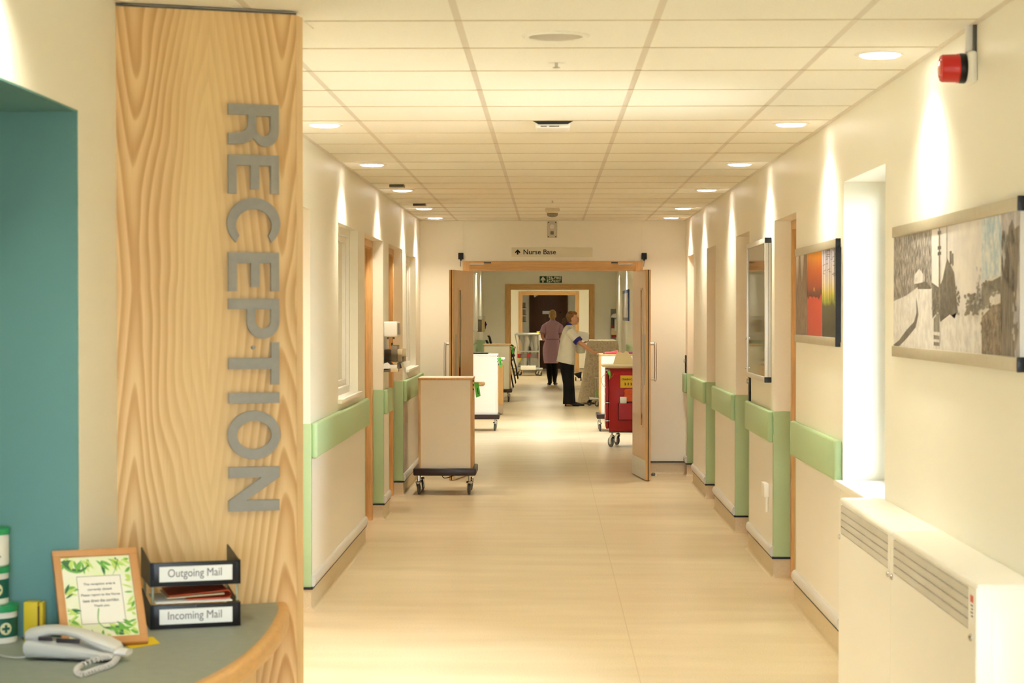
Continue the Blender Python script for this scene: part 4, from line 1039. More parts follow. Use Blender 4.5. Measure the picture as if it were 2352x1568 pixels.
scatter(1258, 1366, 950, 1090, 70, 16, 22, 6, 2); scatter(1335, 1366, 760, 960, 26, 7, 26, 8, 2); scatter(1340, 1366, 860, 960, 14, 7, 22, 6, 3)
scatter(1190, 1222, 900, 1090, 24, 7, 20, 4, 2); scatter(1028, 1075, 890, 1110, 30, 10, 18, 6, 3); scatter(1086, 1128, 1020, 1120, 16, 9, 16, 4, 3)
wpoly([(1076, 420), (1084, 420), (1086, 1090), (1074, 1090)], 6, 3)
wpoly([(1130, 420), (1134, 420), (1134, 1000), (1130, 1000)], 6, 3)
for y_ in (515, 620, 660): wpoly([(1068, y_), (1092, y_ - 4), (1092, y_ + 18), (1068, y_ + 24)], 4, 4)
wpoly([(1150, 655), (1164, 650), (1166, 740), (1152, 750)], 4, 3); wpoly([(1168, 670), (1176, 668), (1178, 750), (1170, 756)], 4, 3)
wpoly([(1040, 1120), (1078, 1080), (1082, 1200), (1080, 1310), (1040, 1305)], 6, 4); wpoly([(1040, 1210), (1084, 1215), (1084, 1240), (1040, 1232)], 1, 5); wpoly([(1040, 1262), (1084, 1266), (1082, 1285), (1040, 1280)], 1, 5)
wpoly([(1371, 380), (1505, 340), (1505, 820), (1371, 860)], 2, 0)             # sky, hill, rocks
wpoly([(1371, 900), (1440, 860), (1505, 825), (1505, 1000), (1371, 1040)], 6, 1); scatter(1372, 1500, 860, 960, 50, 14, 16, 6, 2)
wpoly([(1371, 1110), (1420, 1060), (1505, 960), (1505, 1480), (1371, 1440)], 3, 2); scatter(1375, 1500, 1030, 1400, 60, 14, 22, 6, 3)
wpoly([(1425, 980), (1450, 940), (1480, 925), (1503, 945), (1503, 1010), (1460, 1030), (1430, 1010)], 1, 3)
wpoly([(1506, 300), (1660, 260), (1660, 1560), (1506, 1480)], 8, 0)           # tree trunk
wpoly([(1506, 860), (1540, 700), (1560, 480), (1585, 430), (1600, 500), (1632, 470), (1628, 720), (1610, 1000), (1625, 1200), (1600, 1440), (1506, 1470)], 5, 1); scatter(1512, 1600, 520, 900, 50, 9, 60, 4, 2); scatter(1590, 1655, 950, 1400, 40, 12, 50, 8, 2)
b.build('collage_artwork', art, pr)

r, pr, yf, zt, zb = picture('print of a red sunset between tree trunks, beside the bright window', (1827, 572), (1827, 785), W1 + .10, 1, 'wall_print')
zl = zb - ORG[pr.name].z; zh = zt - ORG[pr.name].z
Msun = gradient_z('print_sunset', zl, zh, [(0, (186, 62, 48)), (.46, (196, 62, 44)), (.47, (96, 34, 24)), (.52, (96, 44, 32)), (.56, (150, 52, 24)), (.8, (190, 86, 20)), (1, (226, 150, 34))])
Mbir = gradient_z('print_forest_glow', zl, zh, [(0, (54, 52, 40)), (.36, (64, 62, 40)), (.42, (150, 160, 40)), (.50, (206, 186, 80)), (.62, (222, 206, 186)), (1, (196, 196, 224))])
Mtrk = gradient_z('print_old_trunk', zl, zh, [(0, (66, 58, 42)), (.5, (92, 74, 56)), (.7, (150, 132, 112)), (1, (214, 204, 190))])
Mbrk = two_tone('print_bark', (88, 62, 48), (150, 122, 98), 10, (1, 7, 1.5), .4, .6, .35, 6)
b = MB(); ynr, yfr = W1 + .104, yf - .002
wpoly([(70, 600), (161, 600), (161, 1300), (70, 1300)], 2, 0)
wpoly([(78, 1240), (80, 900), (100, 880), (105, 670), (116, 670), (122, 900), (135, 800), (140, 640), (161, 640), (161, 1300), (78, 1300)], 3, 1)
wpoly([(162, 560), (265, 560), (265, 1300), (162, 1300)], 0, 0)
wpoly([(208, 905), (213, 905), (213, 930), (208, 930)], 4, 1)
wpoly([(266, 560), (420, 560), (420, 1330), (266, 1330)], 1, 0)
for cx_, w_ in ((275, 3), (292, 4), (305, 3), (318, 5), (332, 3), (350, 6), (372, 5), (384, 4)):
    wpoly([(cx_, 580), (cx_ + w_, 580), (cx_ + w_ * .8, 1000), (cx_, 1000)], 5, 1)
rn = random.Random(3)
for i in range(34):
    x_, y_ = 268 + rn.random() * 115, 630 + rn.random() * 200; dx = 8 + 16 * rn.random(); dy = -14 + 20 * rn.random()
    wpoly([(x_, y_), (x_ + dx, y_ + dy), (x_ + dx, y_ + dy + 4), (x_, y_ + 5)], 5, 2)
b.build('sunset_artwork', [Msun, Mbir, Mtrk, Mbrk, mat('print_sun', (255, 214, 130), .4, noise=(5, .02)), mat('print_thin_trunks', (62, 58, 70), .4, noise=(20, .2))], pr)
b = MB(); b.box(XR - .026, XR - .0, W1 + .072, W1 + .086, zb - .02, zt + .0); b.build('hanging_bar', M_BLACKP, r)

# ---- metal-framed notice case
YA, YB = atX(1757, 700, XR - .041).y, atX(1714, 700, XR - .041).y
zt, zb = atX(1757, 546, XR - .041).z, atX(1757, 878, XR - .041).z
r = thing('notice_case', 'tall glazed notice case with aluminium frame and black corner caps', 'notice case', (XR, (YA + YB) / 2, zb))
b = MB(); f = .032
b.box(XR - .041, XR, YA, YA + f, zb, zt, 0, .002); b.box(XR - .041, XR, YB - f, YB, zb, zt, 0, .002); b.box(XR - .041, XR, YA + f, YB - f, zb, zb + f, 0, .002); b.box(XR - .041, XR, YA + f, YB - f, zt - f, zt, 0, .002)
b.box(XR - .022, XR - .020, YA - .0012, YA + .001, zb + .03, zt - .03, 1)
b.build('case_frame', [M_ALU, M_RUBBER], r)
b = MB()
for z in (zb, zt - .03): b.box(XR - .043, XR - .001, YA - .003, YA + .012, z - .002, z + .032, 0, .002)
b.build('corner_cap', M_BLACKP, r)
b = MB(); b.box(XR - .02, XR - .012, YA + f - .002, YB - f + .002, zb + f - .002, zt - f + .002); b.build('backing', mat('notice_backing', (172, 166, 150), .6, noise=(5, .05)), r)
b = MB(); b.box(XR - .033, XR - .030, YA + f - .003, YB - f + .003, zb + f - .003, zt - f + .003); b.build('glazing', mat('case_glazing', (134, 126, 106), .04, metal=.6, noise=(4, .03)), r)
b = MB()
for z in (zb + .06, zb + .26): b.cyl((XR - .041, YB - .015, z), (XR - .048, YB - .015, z), .008, n=12)
b.build('case_lock', M_CHROME, r)

# ---- fire alarm sounder
q = atX(2238, 157, XR); y, z = q.y, q.z
r = thing('alarm_sounder', 'red cylindrical fire alarm sounder high on the wall', 'fire alarm', (XR, y, z - .05))
b = MB(); b.box(XR - .03, XR, y - .055, y + .05, z - .052, z + .052, 0, .012, 3); b.build('back_box', M_WHITE, r)
b = MB(); b.lathe([(.047, 0), (.049, .004), (.049, .018), (.047, .022)], (XR - .03, y, z), (-1, 0, 0), n=40); b.build('black_base', M_BLACKP, r)
b = MB(); b.lathe([(.047, 0), (.048, .004), (.046, .008), (.045, .052), (.041, .058), (.034, .060), (.030, .057), (.0, .058)], (XR - .052, y, z), (-1, 0, 0), n=40); b.build('red_body', M_REDP, r)
b = MB(); b.lathe([(.026, .0), (.024, .003), (.014, .005), (0, .006)], (XR - .110, y, z), (-1, 0, 0), n=30); b.build('lens', mat('siren_lens', (226, 60, 56), .15, noise=(5, .05), coat=.5), r)
b = MB(); b.box(XR - .03, XR, y - .012, y + .013, z + .05, ZC, 0, .003); b.box(XR - .012, XR, y - .035, y - .028, z + .04, ZC, 1, .001); b.build('cable_trunking', [M_WHITE, M_RUBBER], r)

q = atX(1766, 1140, XR)
r = thing('cable_outlet', 'white outlet box low on the sheet under the notice case', 'socket', (XR, q.y, q.z - .08))
b = MB(); b.box(XR - .035, XR - .004, q.y - .045, q.y + .12, q.z + .0, q.z + .085, 0, .004); b.box(XR - .02, XR - .004, q.y + .0, q.y + .05, q.z - .10, q.z, 0, .003); b.build('box', M_WHITE, r)

# ================================================================== DISPENSERS ON THE SMALL PIER
yd = LR[1][1]
def dp(px, py): return atY(px, py, yd + .1)
p0, p1 = dp(881, 738), dp(913, 774)
r = thing('towel_dispenser', 'white square hand towel dispenser on the narrow pier', 'dispenser', (XL, yd + .2, p1.z))
b = MB(); b.box(XL, p1.x, yd + .06, yd + .34, p1.z, p0.z, 0, .012, 3); b.build('housing', M_WHITE, r)
b = MB(); b.box(p1.x - .002, p1.x + .006, yd + .09, yd + .31, p1.z + .02, p0.z - .012, 0, .003); b.build('front_window', mat('dispenser_grey', (120, 116, 120), .3, noise=(5, .05)), r)
b = MB(); b.lathe([(.008, 0), (.008, .018)], (XL + .03, yd + .1, p1.z - .016), n=10); b.lathe([(.008, 0), (.008, .018)], (p1.x - .03, yd + .1, p1.z - .016), n=10); b.build('outlet', M_RUBBER, r)
p0, p1 = dp(880, 802), dp(926, 830)
r = thing('glove_rack', 'clear acrylic glove box rack with dark boxes, below the towel dispenser', 'glove rack', (XL, yd + .25, p1.z))
b = MB(); t = .004
b.box(XL, p1.x, yd + .08, yd + .08 + t, p1.z, p0.z); b.box(XL, p1.x, yd + .42, yd + .42 + t, p1.z, p0.z); b.box(XL, p1.x, yd + .08, yd + .42, p1.z - t, p1.z); b.box(p1.x - t, p1.x, yd + .08, yd + .42, p1.z, p1.z + .04)
b.build('acrylic_shell', M_ACRYL, r)
b = MB(); b.box(XL + .002, dp(897, 0).x, yd + .09, yd + .30, p1.z + .002, dp(0, 803).z, 0, .002); b.box(XL + .055, dp(897, 0).x, yd + .12, yd + .28, dp(0, 803).z, dp(0, 787).z, 0, .002); b.build('dark_glove_box', mat('glove_box_brown', (70, 58, 48), .6, noise=(14, .15)), r)
b = MB(); b.box(dp(897.5, 0).x, dp(911, 0).x, yd + .10, yd + .34, p1.z + .002, dp(0, 793).z, 0, .002); b.build('grey_glove_box', mat('glove_box_grey', (150, 138, 116), .6, noise=(14, .15)), r)
b = MB(); b.box(dp(912, 0).x, p1.x - .006, yd + .10, yd + .34, p1.z + .002, p0.z + .0, 0, .002); b.build('pale_glove_box', M_CREAMP, r)
r = thing('apron_roll_holder', 'white apron roll holder with pale roll under the glove rack', 'apron dispenser', (XL, yd + .2, dp(0, 852).z))
b = MB(); c = dp(889, 841); b.cyl((c.x, yd + .05, c.z), (c.x, yd + .36, c.z), .029, n=24); b.box(XL, dp(912, 0).x, yd + .06, yd + .09, dp(0, 846).z, dp(0, 837).z, 0, .003); b.build('roll', M_WHITE, r)
b = MB(); b.box(XL, dp(897, 0).x, yd + .05, yd + .058, dp(0, 853).z, dp(0, 845).z, 0, .002); b.box(dp(912, 0).x, dp(918, 0).x, yd + .10, yd + .34, dp(0, 846).z, dp(0, 832).z, 0, .003); b.build('bracket', mat('bracket_grey', (112, 106, 98), .5, noise=(8, .1)), r)
b = MB(); b.box(dp(897.5, 0).x, dp(914, 0).x, yd + .06, yd + .20, dp(0, 853).z, dp(0, 845.5).z, 0, .003); b.build('drip_tray', M_CREAMP, r)
b = MB(); b.loft([[(dp(px, 0).x, yd + y_, dp(0, py).z) for y_ in (.10, .30)] + [(dp(px, 0).x + .006, yd + y_, dp(0, py).z) for y_ in (.30, .10)] for px, py in ((919, 833), (921, 840), (925, 850), (928, 862), (931, 868))]); b.build('hanging_apron', mat('apron_film', (236, 230, 214), .3, trans=.3, noise=(14, .05), bump=(30, .8)), r)

# ================================================================== TROLLEYS
def caster(parent, x, y, z1, rad_=.05, yaw=0, tyre=M_RUBBER):
    """twin-plate swivel castor whose wheel stands on the floor below (x, y)."""
    K = Matrix.Translation((x, y, 0)) @ Matrix.Rotation(yaw, 4, 'Z')
    b = MB(); b.M = K
    b.cyl((0, 0, rad_ * 2 + .012), (0, 0, z1), .012, n=10)
    b.lathe([(.0, 0), (.026, 0), (.03, .008), (.024, .018), (0, .02)], (0, 0, rad_ * 2 + .004), n=18)
    for sx in (-.019, .016): b.prism([(sx, -.026, rad_ * 2 + .008), (sx, .026, rad_ * 2 + .008), (sx, .05, rad_ * .95), (sx, .03, rad_ * .7), (sx, .008, rad_ * 1.1)], (.003, 0, 0))
    c = b.build('castor', M_CHROME, parent)
    b = MB(); b.M = K @ Matrix.Translation((-.012, .03, rad_)); b.lathe([(rad_ * .45, 0), (rad_ * .8, .0), (rad_, .005), (rad_, .019), (rad_ * .8, .024), (rad_ * .45, .024)], (0, 0, 0), (1, 0, 0), n=22, m=0)
    b.lathe([(0, -.001), (rad_ * .46, -.001), (rad_ * .46, .025), (0, .025)], (0, 0, 0), (1, 0, 0), n=16, m=1)
    b.build('wheel', [tyre, M_STEEL], c)
def bar_ring(b, x0, x1, y0, y1, z0, z1, t, m=0):
    b.box(x0, x1, y0, y0 + t, z0, z1, m, .012, 3); b.box(x0, x1, y1 - t, y1, z0, z1, m, .012, 3); b.box(x0, x0 + t, y0 + t * .6, y1 - t * .6, z0, z1, m, .012, 3); b.box(x1 - t, x1, y0 + t * .6, y1 - t * .6, z0, z1, m, .012, 3)
def notes_trolley(label, x0, x1, y0, y1, ztop, zb, mt, edge_m, top_m, handle=1, tagpx=None, group='notes trolleys'):
    r = thing('notes_trolley', label, 'trolley', ((x0 + x1) / 2, (y0 + y1) / 2, 0), group)
    e = .019
    b = MB(); b.box(x0 + e, x1 - e, y0 + .003, y1 - .003, zb + .03, ztop - .02); b.build('cabinet_panel', mt, r)
    b = MB()
    for x in (x0, x1 - e): b.box(x, x + e, y0, y1, zb + .03, ztop - .018, 0, .002)
    b.box(x0 - .004, x1 + .004, y0 - .004, y1 + .004, ztop - .022, ztop - .002, 0, .003); b.build('wood_edging', edge_m, r)
    b = MB(); b.box(x0, x1, y0, y1, ztop - .003, ztop, 0); b.build('top_panel', top_m, r)
    b = MB(); bar_ring(b, x0 - .045, x1 + .03, y0 - .04, y1 + .04, zb - .033, zb + .033, .035); b.box(x0 - .02, x1 + .01, y0, y1, zb - .01, zb + .031, 0); b.build('bumper', M_BUMPER, r)
    for x in (x0 + .0, x1 - .03):
        for y in (y0 + .02, y1 - .03): caster(r, x, y, zb - .012, .05, .15 if x > x0 + .1 else -.2)
    if handle:
        zh = ztop - .065; b = MB(); b.tube(smooth_path([(x1, y0 + .05, zh), (x1 + .06, y0 + .05, zh), (x1 + .085, y0 + .08, zh), (x1 + .085, y1 - .08, zh), (x1 + .06, y1 - .05, zh), (x1, y1 - .05, zh)], 4), .014, 10); b.build('handle', M_LIPV if handle == 1 else M_WHITE, r)
        b = MB(); 
        for z in (zh + .035, zh, zh - .04): b.lathe([(.008, 0), (.008, .008), (0, .01)], (x1, y0 + .02, z), (1, 0, 0), n=10)
        b.build('fixing', M_BLACKP, r)
        b = MB(); b.prism([(x1 + .012, y0 + .03, zh + .02), (x1 + .052, y0 + .03, zh + .02), (x1 + .070, y0 + .034, zh - .10), (x1 + .030, y0 + .034, zh - .115)], (0, .003, 0)); tg = b.build('green_tag', M_TAG, r)
        b = MB(); b.prism([(x1 + .040, y0 + .0305, zh - .03), (x1 + .046, y0 + .0305, zh - .03), (x1 + .052, y0 + .0325, zh - .085), (x1 + .046, y0 + .0325, zh - .085)], (0, .0006, 0)); b.build('tag_writing', M_INK, tg)
    return r
YT = 17.1
q0, q1 = atY(961, 868, YT), atY(1085.5, 868, YT)
zb = atY(1020, 1083, YT).z
T1 = notes_trolley('cream notes trolley with wood edging and dark bumper before the double doors', q0.x, q1.x, YT, YT + .47, q0.z + .004, zb, M_TROLLEY, M_FRAMEO, mat('pale_top', (246, 240, 226), .35, noise=(4, .03)))
b = MB(); w0 = atY(1020, 1094, YT + .2); b.tube(smooth_path([(w0.x - .02, YT + .2, .16), (w0.x + .0, YT + .2, .135), (w0.x + .05, YT + .2, .142), (w0.x + .09, YT + .2, .16)], 5), .004, 6); b.build('hanging_cable', M_BLACKP, T1)
YW = 26.4
q0, q1 = atY(1070, 818, YW), atY(1142, 818, YW)
ztw = atY(1100, 813, YW).z; zbw = atY(1100, 957, YW).z
notes_trolley('bright white notes trolley just beyond the doorway, green tag on its side', q1.x - .53, q1.x, YW, YW + .5, ztw, zbw, M_TROLLEYW, M_TROLLEYW, mat('blue_white_top', (222, 232, 244), .3, noise=(4, .02)), 2)
r = thing('clipboard', 'dark clipboard lying on the white notes trolley', 'clipboard', (q1.x - .35, YW + .1, ztw))
b = MB(); b.box(q1.x - .36, q1.x - .13, YW + .02, YW + .30, ztw + .001, ztw + .018, 0, .003); b.build('board', M_BLACKP, r)
b = MB(); b.box(q1.x - .28, q1.x - .22, YW + .025, YW + .05, ztw + .018, ztw + .026, 0, .002); b.build('clip', M_CHROME, r)
Y3T = 35.0
q0, q1 = atY(1110, 790, Y3T), atY(1172, 790, Y3T)
notes_trolley('cream notes trolley farther up the ward corridor, chairs stacked behind it', q0.x, q1.x, Y3T, Y3T + .5, q0.z, atY(1140, 897, Y3T).z, M_TROLLEY, M_FRAMEO, M_TROLLEY)
YR_ = 26.3
q0 = atY(1378, 816, YR_)
ztr = atY(1400, 813, YR_).z
notes_trolley('white notes trolley behind the red crash trolley, pink folder on top', q0.x, q0.x + .5, YR_, YR_ + .55, ztr, atY(1385, 956, YR_).z, M_TROLLEYW, M_FRAMEO, M_CREAMP, 0)
b = MB(); a0, a1 = atY(1386, 812, YR_ + .1), atY(1420, 812, YR_ + .1)
b.box(a0.x, a1.x + .04, YR_ + .08, YR_ + .36, ztr + .001, ztr + .009, 1); b.box(a0.x + .03, a1.x + .04, YR_ + .07, YR_ + .36, ztr + .009, ztr + .022, 0, .002); b.prism([(a0.x + .02, YR_ + .08, ztr + .010), (a0.x + .20, YR_ + .08, ztr + .010), (a0.x + .20, YR_ + .08, ztr + .045)], (0, .28, 0), 0)
tag(b.build('pink_folder', [mat('pink_card', (255, 92, 110), .6, noise=(6, .05)), M_NAVY]), 'bright pink folder on the white trolley behind the red one', 'folder')
b = MB(); a0 = atY(1434, 812, YR_ + .1); b.box(a0.x, a0.x + .13, YR_ + .05, YR_ + .3, ztr + .001, ztr + .02, 0, .002); b.box(a0.x, a0.x + .13, YR_ + .05, YR_ + .3, ztr + .021, ztr + .031, 1, .002)
tag(b.build('ring_binder', [mat('binder_blue', (84, 86, 140), .6, noise=(6, .05)), mat('binder_red', (196, 50, 62), .6, noise=(6, .05))]), 'blue and red binders lying beside the pink folder', 'binder')

# ---- red crash trolley
YC = 23.2
q0, q1 = atY(1392, 845, YC), atY(1392, 990, YC); cx0 = q0.x; cx1 = cx0 + .56; zt, zb = q0.z, q1.z
r = thing('crash_trolley', 'red crash trolley with yellow sign, half hidden by the open door leaf', 'trolley', ((cx0 + cx1) / 2, YC + .25, 0))
b = MB(); b.box(cx0 + .035, cx1, YC, YC + .5, zb, zt, 0, .006); b.box(cx0 + .045, cx1, YC - .012, YC, zb + .02, zt - .07, 0, .006); b.box(cx0, cx0 + .03, YC + .01, YC + .49, zb + .03, zt - .01, 0, .004)
for i in range(5): b.box(cx0 - .004, cx0 + .001, YC + .03, YC + .47, zb + .06 + i * .13, zb + .17 + i * .13, 0, .003)
b.build('red_cabinet', M_RED, r)
b = MB(); p = atY(1383, 838, YC); b.box(p.x, cx1 + .03, YC - .04, YC + .54, zt + .012, zt + .04, 0, .012, 3); b.box(cx0 + .0, cx1, YC - .01, YC + .51, zt - .002, zt + .014, 0, .003); b.build('work_top', M_CREAMP, r)
s0, s1 = atY(1425, 862, YC - .016), atY(1425, 890.5, YC - .016)
b = MB(); b.box(s0.x, s0.x + .21, YC - .015, YC - .0125, s1.z, s0.z); sg = b.build('yellow_sign', mat('sign_yellow', (232, 190, 52), .5, noise=(5, .03)), r)
b = MB(); K = lambda x, z: basis((x, YC - .0155, z), (1, 0, 0), (0, 0, 1))
b.mesh(fit_text('CRASH CALL', .18, .022, size=.02, depth=.001, bold=.0006), 0, K(s0.x + .014, s0.z - .058)); b.build('sign_lettering', M_INK, sg); b = MB(); b.mesh(fit_text('2 2 2 2', .13, .03, size=.02, depth=.001, bold=.0006), 0, K(s0.x + .048, s0.z - .118)); b.build('sign_number', M_INK, sg)
p0, p1 = atY(1420, 926, YC - .05), atY(1420, 964, YC - .05)
b = MB(); b.box(p0.x, cx1 - .02, YC - .09, YC - .085, p1.z, p0.z, 0); b.box(p0.x, cx1 - .02, YC - .09, YC - .01, p1.z, p1.z + .006); b.box(p0.x, p0.x + .005, YC - .09, YC - .01, p1.z, p0.z); b.build('side_pocket', M_RED, r)
p0, p1 = atY(1424, 910, YC - .05), atY(1439, 923, YC - .05)
b = MB(); b.box(p0.x, p1.x, YC - .07, YC - .03, p1.z - .03, p0.z - .005, 0, .003); b.box(p0.x, p1.x + .02, YC - .029, YC - .022, p1.z - .03, p0.z + .02, 1, .002); b.build('pocket_box', [M_PAPER, M_RED], r)
b = MB(); p = atY(1437, 897, YC - .05); b.loft([[(p.x + .06 + .10 * w_ * cos(a), YC - .048 + .032 * w_ * sin(a), z_) for a in [2 * pi * i / 14 for i in range(14)]] for w_, z_ in ((.75, p.z - .13), (.8, p.z - .07), (.72, p.z - .03), (.8, p.z), (.62, p.z + .02), (.2, p.z + .022))]); b.build('orange_bag', mat('orange_bag', (226, 92, 40), .4, noise=(16, .2), bump=(22, 1)), r)
b = MB()
for z in (zt - .03, zb + .34, zb + .12): b.box(cx0 - .012, cx0 + .05, YC - .006, YC + .004, z, z + .012, 0, .002)
b.tube(smooth_path([(cx0 + .03, YC - .02, zt - .05), (cx0 - .04, YC - .02, zt - .1), (cx0 - .055, YC - .02, zt - .16), (cx0 - .03, YC - .02, zt - .22), (cx0 + .0, YC - .02, zt - .23)], 5), .003, 6)
b.build('latch_wire', M_CHROME, r)
b = MB(); p = atY(1397, 852, YC - .03); b.prism([(p.x - .01, YC - .03, p.z), (p.x + .025, YC - .03, p.z + .005), (p.x + .03, YC - .03, p.z - .06), (p.x + .015, YC - .03, p.z - .10), (p.x + .01, YC - .03, p.z - .06)], (0, .003, 0)); b.build('green_tag', M_TAG, r)
b = MB(); b.tube([(p.x + .012, YC - .028, p.z - .10), (p.x + .06, YC - .028, p.z - .05), (p.x + .07, YC - .028, p.z - .03)], .002, 6); b.build('tag_string', M_TAG, r)
b = MB(); b.box(cx0 + .04, cx1 - .01, YC + .02, YC + .48, zb - .018, zb + .0, 0, .004); b.build('chassis', M_RUBBER, r)
for x, y in ((cx0 + .075, YC + .05), (cx1 - .06, YC + .05), (cx0 + .16, YC + .42), (cx1 - .06, YC + .42)): caster(r, x, y, zb - .01, .062, .5)
p = [atY(*q, YC + .12) for q in ((1408, 838), (1418, 806), (1423, 809), (1432, 811), (1437, 806), (1443, 808), (1460, 838))]
b = MB(); zz0 = zt + .041
b.loft([[(q.x, YC + .12 + k * .02 + .1 * (q.z - p[0].z), max(q.z, zz0)) for q in p] for k in (0, 1)])
tag(b.build('cream_folder', M_CREAMP), 'cream paper folder standing on the red crash trolley top', 'folder')

# ---- wooden locker between the white and the cream trolley
YB_ = 30.6
q1 = atY(1155, 842, YB_)
r = thing('bedside_locker', 'narrow wooden locker behind the white notes trolley', 'locker', (q1.x - .22, YB_ + .22, 0))
b = MB(); b.box(q1.x - .44, q1.x, YB_, YB_ + .44, .16, q1.z, 0, .003); b.build('body', M_DOORW, r)
b = MB(); b.box(q1.x - .45, q1.x + .008, YB_ - .008, YB_ + .45, q1.z, q1.z + .02, 0, .004); b.build('top', M_FRAMEH, r)
b = MB(); b.box(q1.x - .435, q1.x - .005, YB_ + .01, YB_ + .43, .02, .16, 0, .003); b.build('plinth', mat('locker_plinth', (190, 172, 150), .5, noise=(6, .05)), r)
for x in (q1.x - .4, q1.x - .05):
    for y in (YB_ + .04, YB_ + .40):
        b = MB(); b.lathe([(.0, 0), (.018, 0), (.018, .02), (0, .021)], (x, y, 0), n=12); b.build('foot', M_RUBBER, r)
b = MB(); zc = q1.z + .02; b.lathe([(.0, 0), (.05, 0), (.05, .10), (.046, .11), (0, .11)], (q1.x - .06, YB_ + .12, zc), n=20); b.lathe([(.051, .03), (.051, .07)], (q1.x - .06, YB_ + .12, zc), n=20, m=1); tag(b.build('pot', [M_RUBBER, M_PAPER]), 'small grey pot with pale label on the wooden locker', 'pot')

# ---- stacked chairs behind the farther cream trolley
M_CHF = mat('chair_fabric', (62, 58, 56), .8, noise=(30, .1)); M_CHM = mat('chair_frame', (26, 24, 24), .4, noise=(5, .1))
def chair(x, y, z, label, lean=0):
    r = thing('stacking_chair', label, 'chair', (x, y, z), 'stacked black chairs')
    w = .44
    b = MB(); b.box(x - .22, x + .22, y - w / 2, y + w / 2, z + .43, z + .475, 0, .02, 3); b.build('seat', M_CHF, r)
    b = MB(); b.loft([[(x - .20 - dx, y - w / 2 + .02, z + zz_), (x - .20 - dx, y + w / 2 - .02, z + zz_), (x - .235 - dx, y + w / 2 - .02, z + zz_), (x - .235 - dx, y - w / 2 + .02, z + zz_)] for zz_, dx in ((.55, 0), (.68, .03), (.80, .055), (.84, .08))]); b.build('backrest', M_CHF, r)
    for s_ in (-1, 1):
        yy = y + s_ * (w / 2 + .01)
        b = MB(); b.tube([(x + .18, yy, z + .45), (x + .24, yy, z + .22), (x + .28, yy, z)], .009, 8); b.build('leg', M_CHM, r)
        b = MB(); b.tube([(x - .22, yy, z + .60), (x - .18, yy, z + .44), (x - .25, yy, z)], .009, 8); b.build('leg', M_CHM, r)
        b = MB(); b.tube(smooth_path([(x - .215, yy, z + .63), (x - .20, yy + s_ * .022, z + .65), (x - .05, yy + s_ * .024, z + .67), (x + .14, yy + s_ * .024, z + .66), (x + .20, yy + s_ * .024, z + .60), (x + .19, yy + s_ * .014, z + .47), (x + .182, yy, z + .455)], 5), .010, 8); b.build('armrest', M_CHM, r)
q = atY(1146, 890, 37.2)
for i, lb in enumerate(('lowest black chair of the stack behind the farther cream trolley', 'second black chair from the floor in the stack behind the cream trolley', 'third black chair from the floor, middle of the stack behind the trolley', 'fourth black chair from the floor in the stack behind the cream trolley', 'topmost black chair of the stack behind the farther cream trolley')):
    chair(q.x - .09 + i * .045, 37.3, i * .087, lb)

# ---- linen trolley under a floral cover
M_FLOR = two_tone('floral_cotton', (172, 142, 124), (226, 214, 188), 34, (1, 1, 1), .30, .66, .8, 9, (212, 196, 170))
YF = 34.3
fx0, fx1 = atY(1352, 800, YF).x, atY(1419, 800, YF).x; fz = atY(1380, 781, YF).z
r = thing('linen_trolley', 'tall linen trolley under a beige floral cover reaching the floor', 'trolley', ((fx0 + fx1) / 2, YF + .5, 0))
rn = random.Random(11); b = MB(); rg = []
for z_, g in ((.03, .135), (.12, .12), (.4, .075), (.75, .035), (fz - .10, .012), (fz - .035, 0), (fz - .008, -.02), (fz, -.055)):
    ring = []
    for i in range(72):
        t = i / 72 * 4; k = int(t); f_ = t - k
        A = [(fx0, YF), (fx1, YF), (fx1, YF + 1.0), (fx0, YF + 1.0)]; P_, Q_ = A[k], A[(k + 1) % 4]
        x_, y_ = P_[0] + (Q_[0] - P_[0]) * f_, P_[1] + (Q_[1] - P_[1]) * f_
        cxm, cym = (fx0 + fx1) / 2, YF + .5; dx, dy = (x_ - cxm), (y_ - cym)
        wv = 1 + .35 * sin(i * 1.9) * (1 if g > .03 else 0)
        nx = (1 if abs(dx) > (fx1 - fx0) / 2 - 1e-3 else 0) * math.copysign(1, dx); ny = (1 if abs(dy) > .5 - 1e-3 else 0) * math.copysign(1, dy)
        gx = g * wv * nx; gx = min(gx, .085) if nx > 0 else gx
        ring.append((x_ + gx, y_ + g * wv * ny * .5, z_))
    rg.append(ring)
b.loft(rg); b.build('floral_cover', M_FLOR, r)
for x_, y_ in ((fx0 + .06, YF + .1), (fx1 - .06, YF + .1), (fx0 + .06, YF + .9), (fx1 - .06, YF + .9)):
    b = MB(); b.lathe([(0, 0), (.024, .0), (.03, .015), (.024, .03), (0, .03)], (x_, y_, 0), n=14); b.build('foot', M_RUBBER, r)

# ---- wheeled overbed table the nurse leans on
YO = 33.25
ox0 = atY(1372, 810, YO).x; zo = atY(1372, 812, YO).z
r = thing('overbed_table', 'wheeled bed table with pale top beside the nurse in white', 'table', (ox0 + .25, YO + .2, 0))
b = MB(); b.box(ox0, XR2 - .06, YO, YO + .42, zo - .022, zo, 0, .006); b.build('table_top', M_CREAMP, r)
b = MB(); b.box(ox0 + .25, ox0 + .31, YO + .18, YO + .24, .14, zo - .022, 0, .006); b.build('column', M_CHROME, r)
b = MB(); lx0 = atY(1357, 900, YO + .3).x
for y_ in (YO + .05, YO + .38): b.box(lx0 - .03, ox0 + .40, y_ - .02, y_ + .02, .125, .155, 0, .006)
b.box(ox0 + .25, ox0 + .31, YO + .05, YO + .38, .125, .155, 0, .006)
for xx in (lx0 + .06, lx0 + .10): b.cyl((xx, YO + .05, .155), (xx, YO + .05, .50), .008, n=10)
b.cyl((lx0 + .06, YO + .05, .50), (ox0 + .28, YO + .05, .50), .008, n=10)
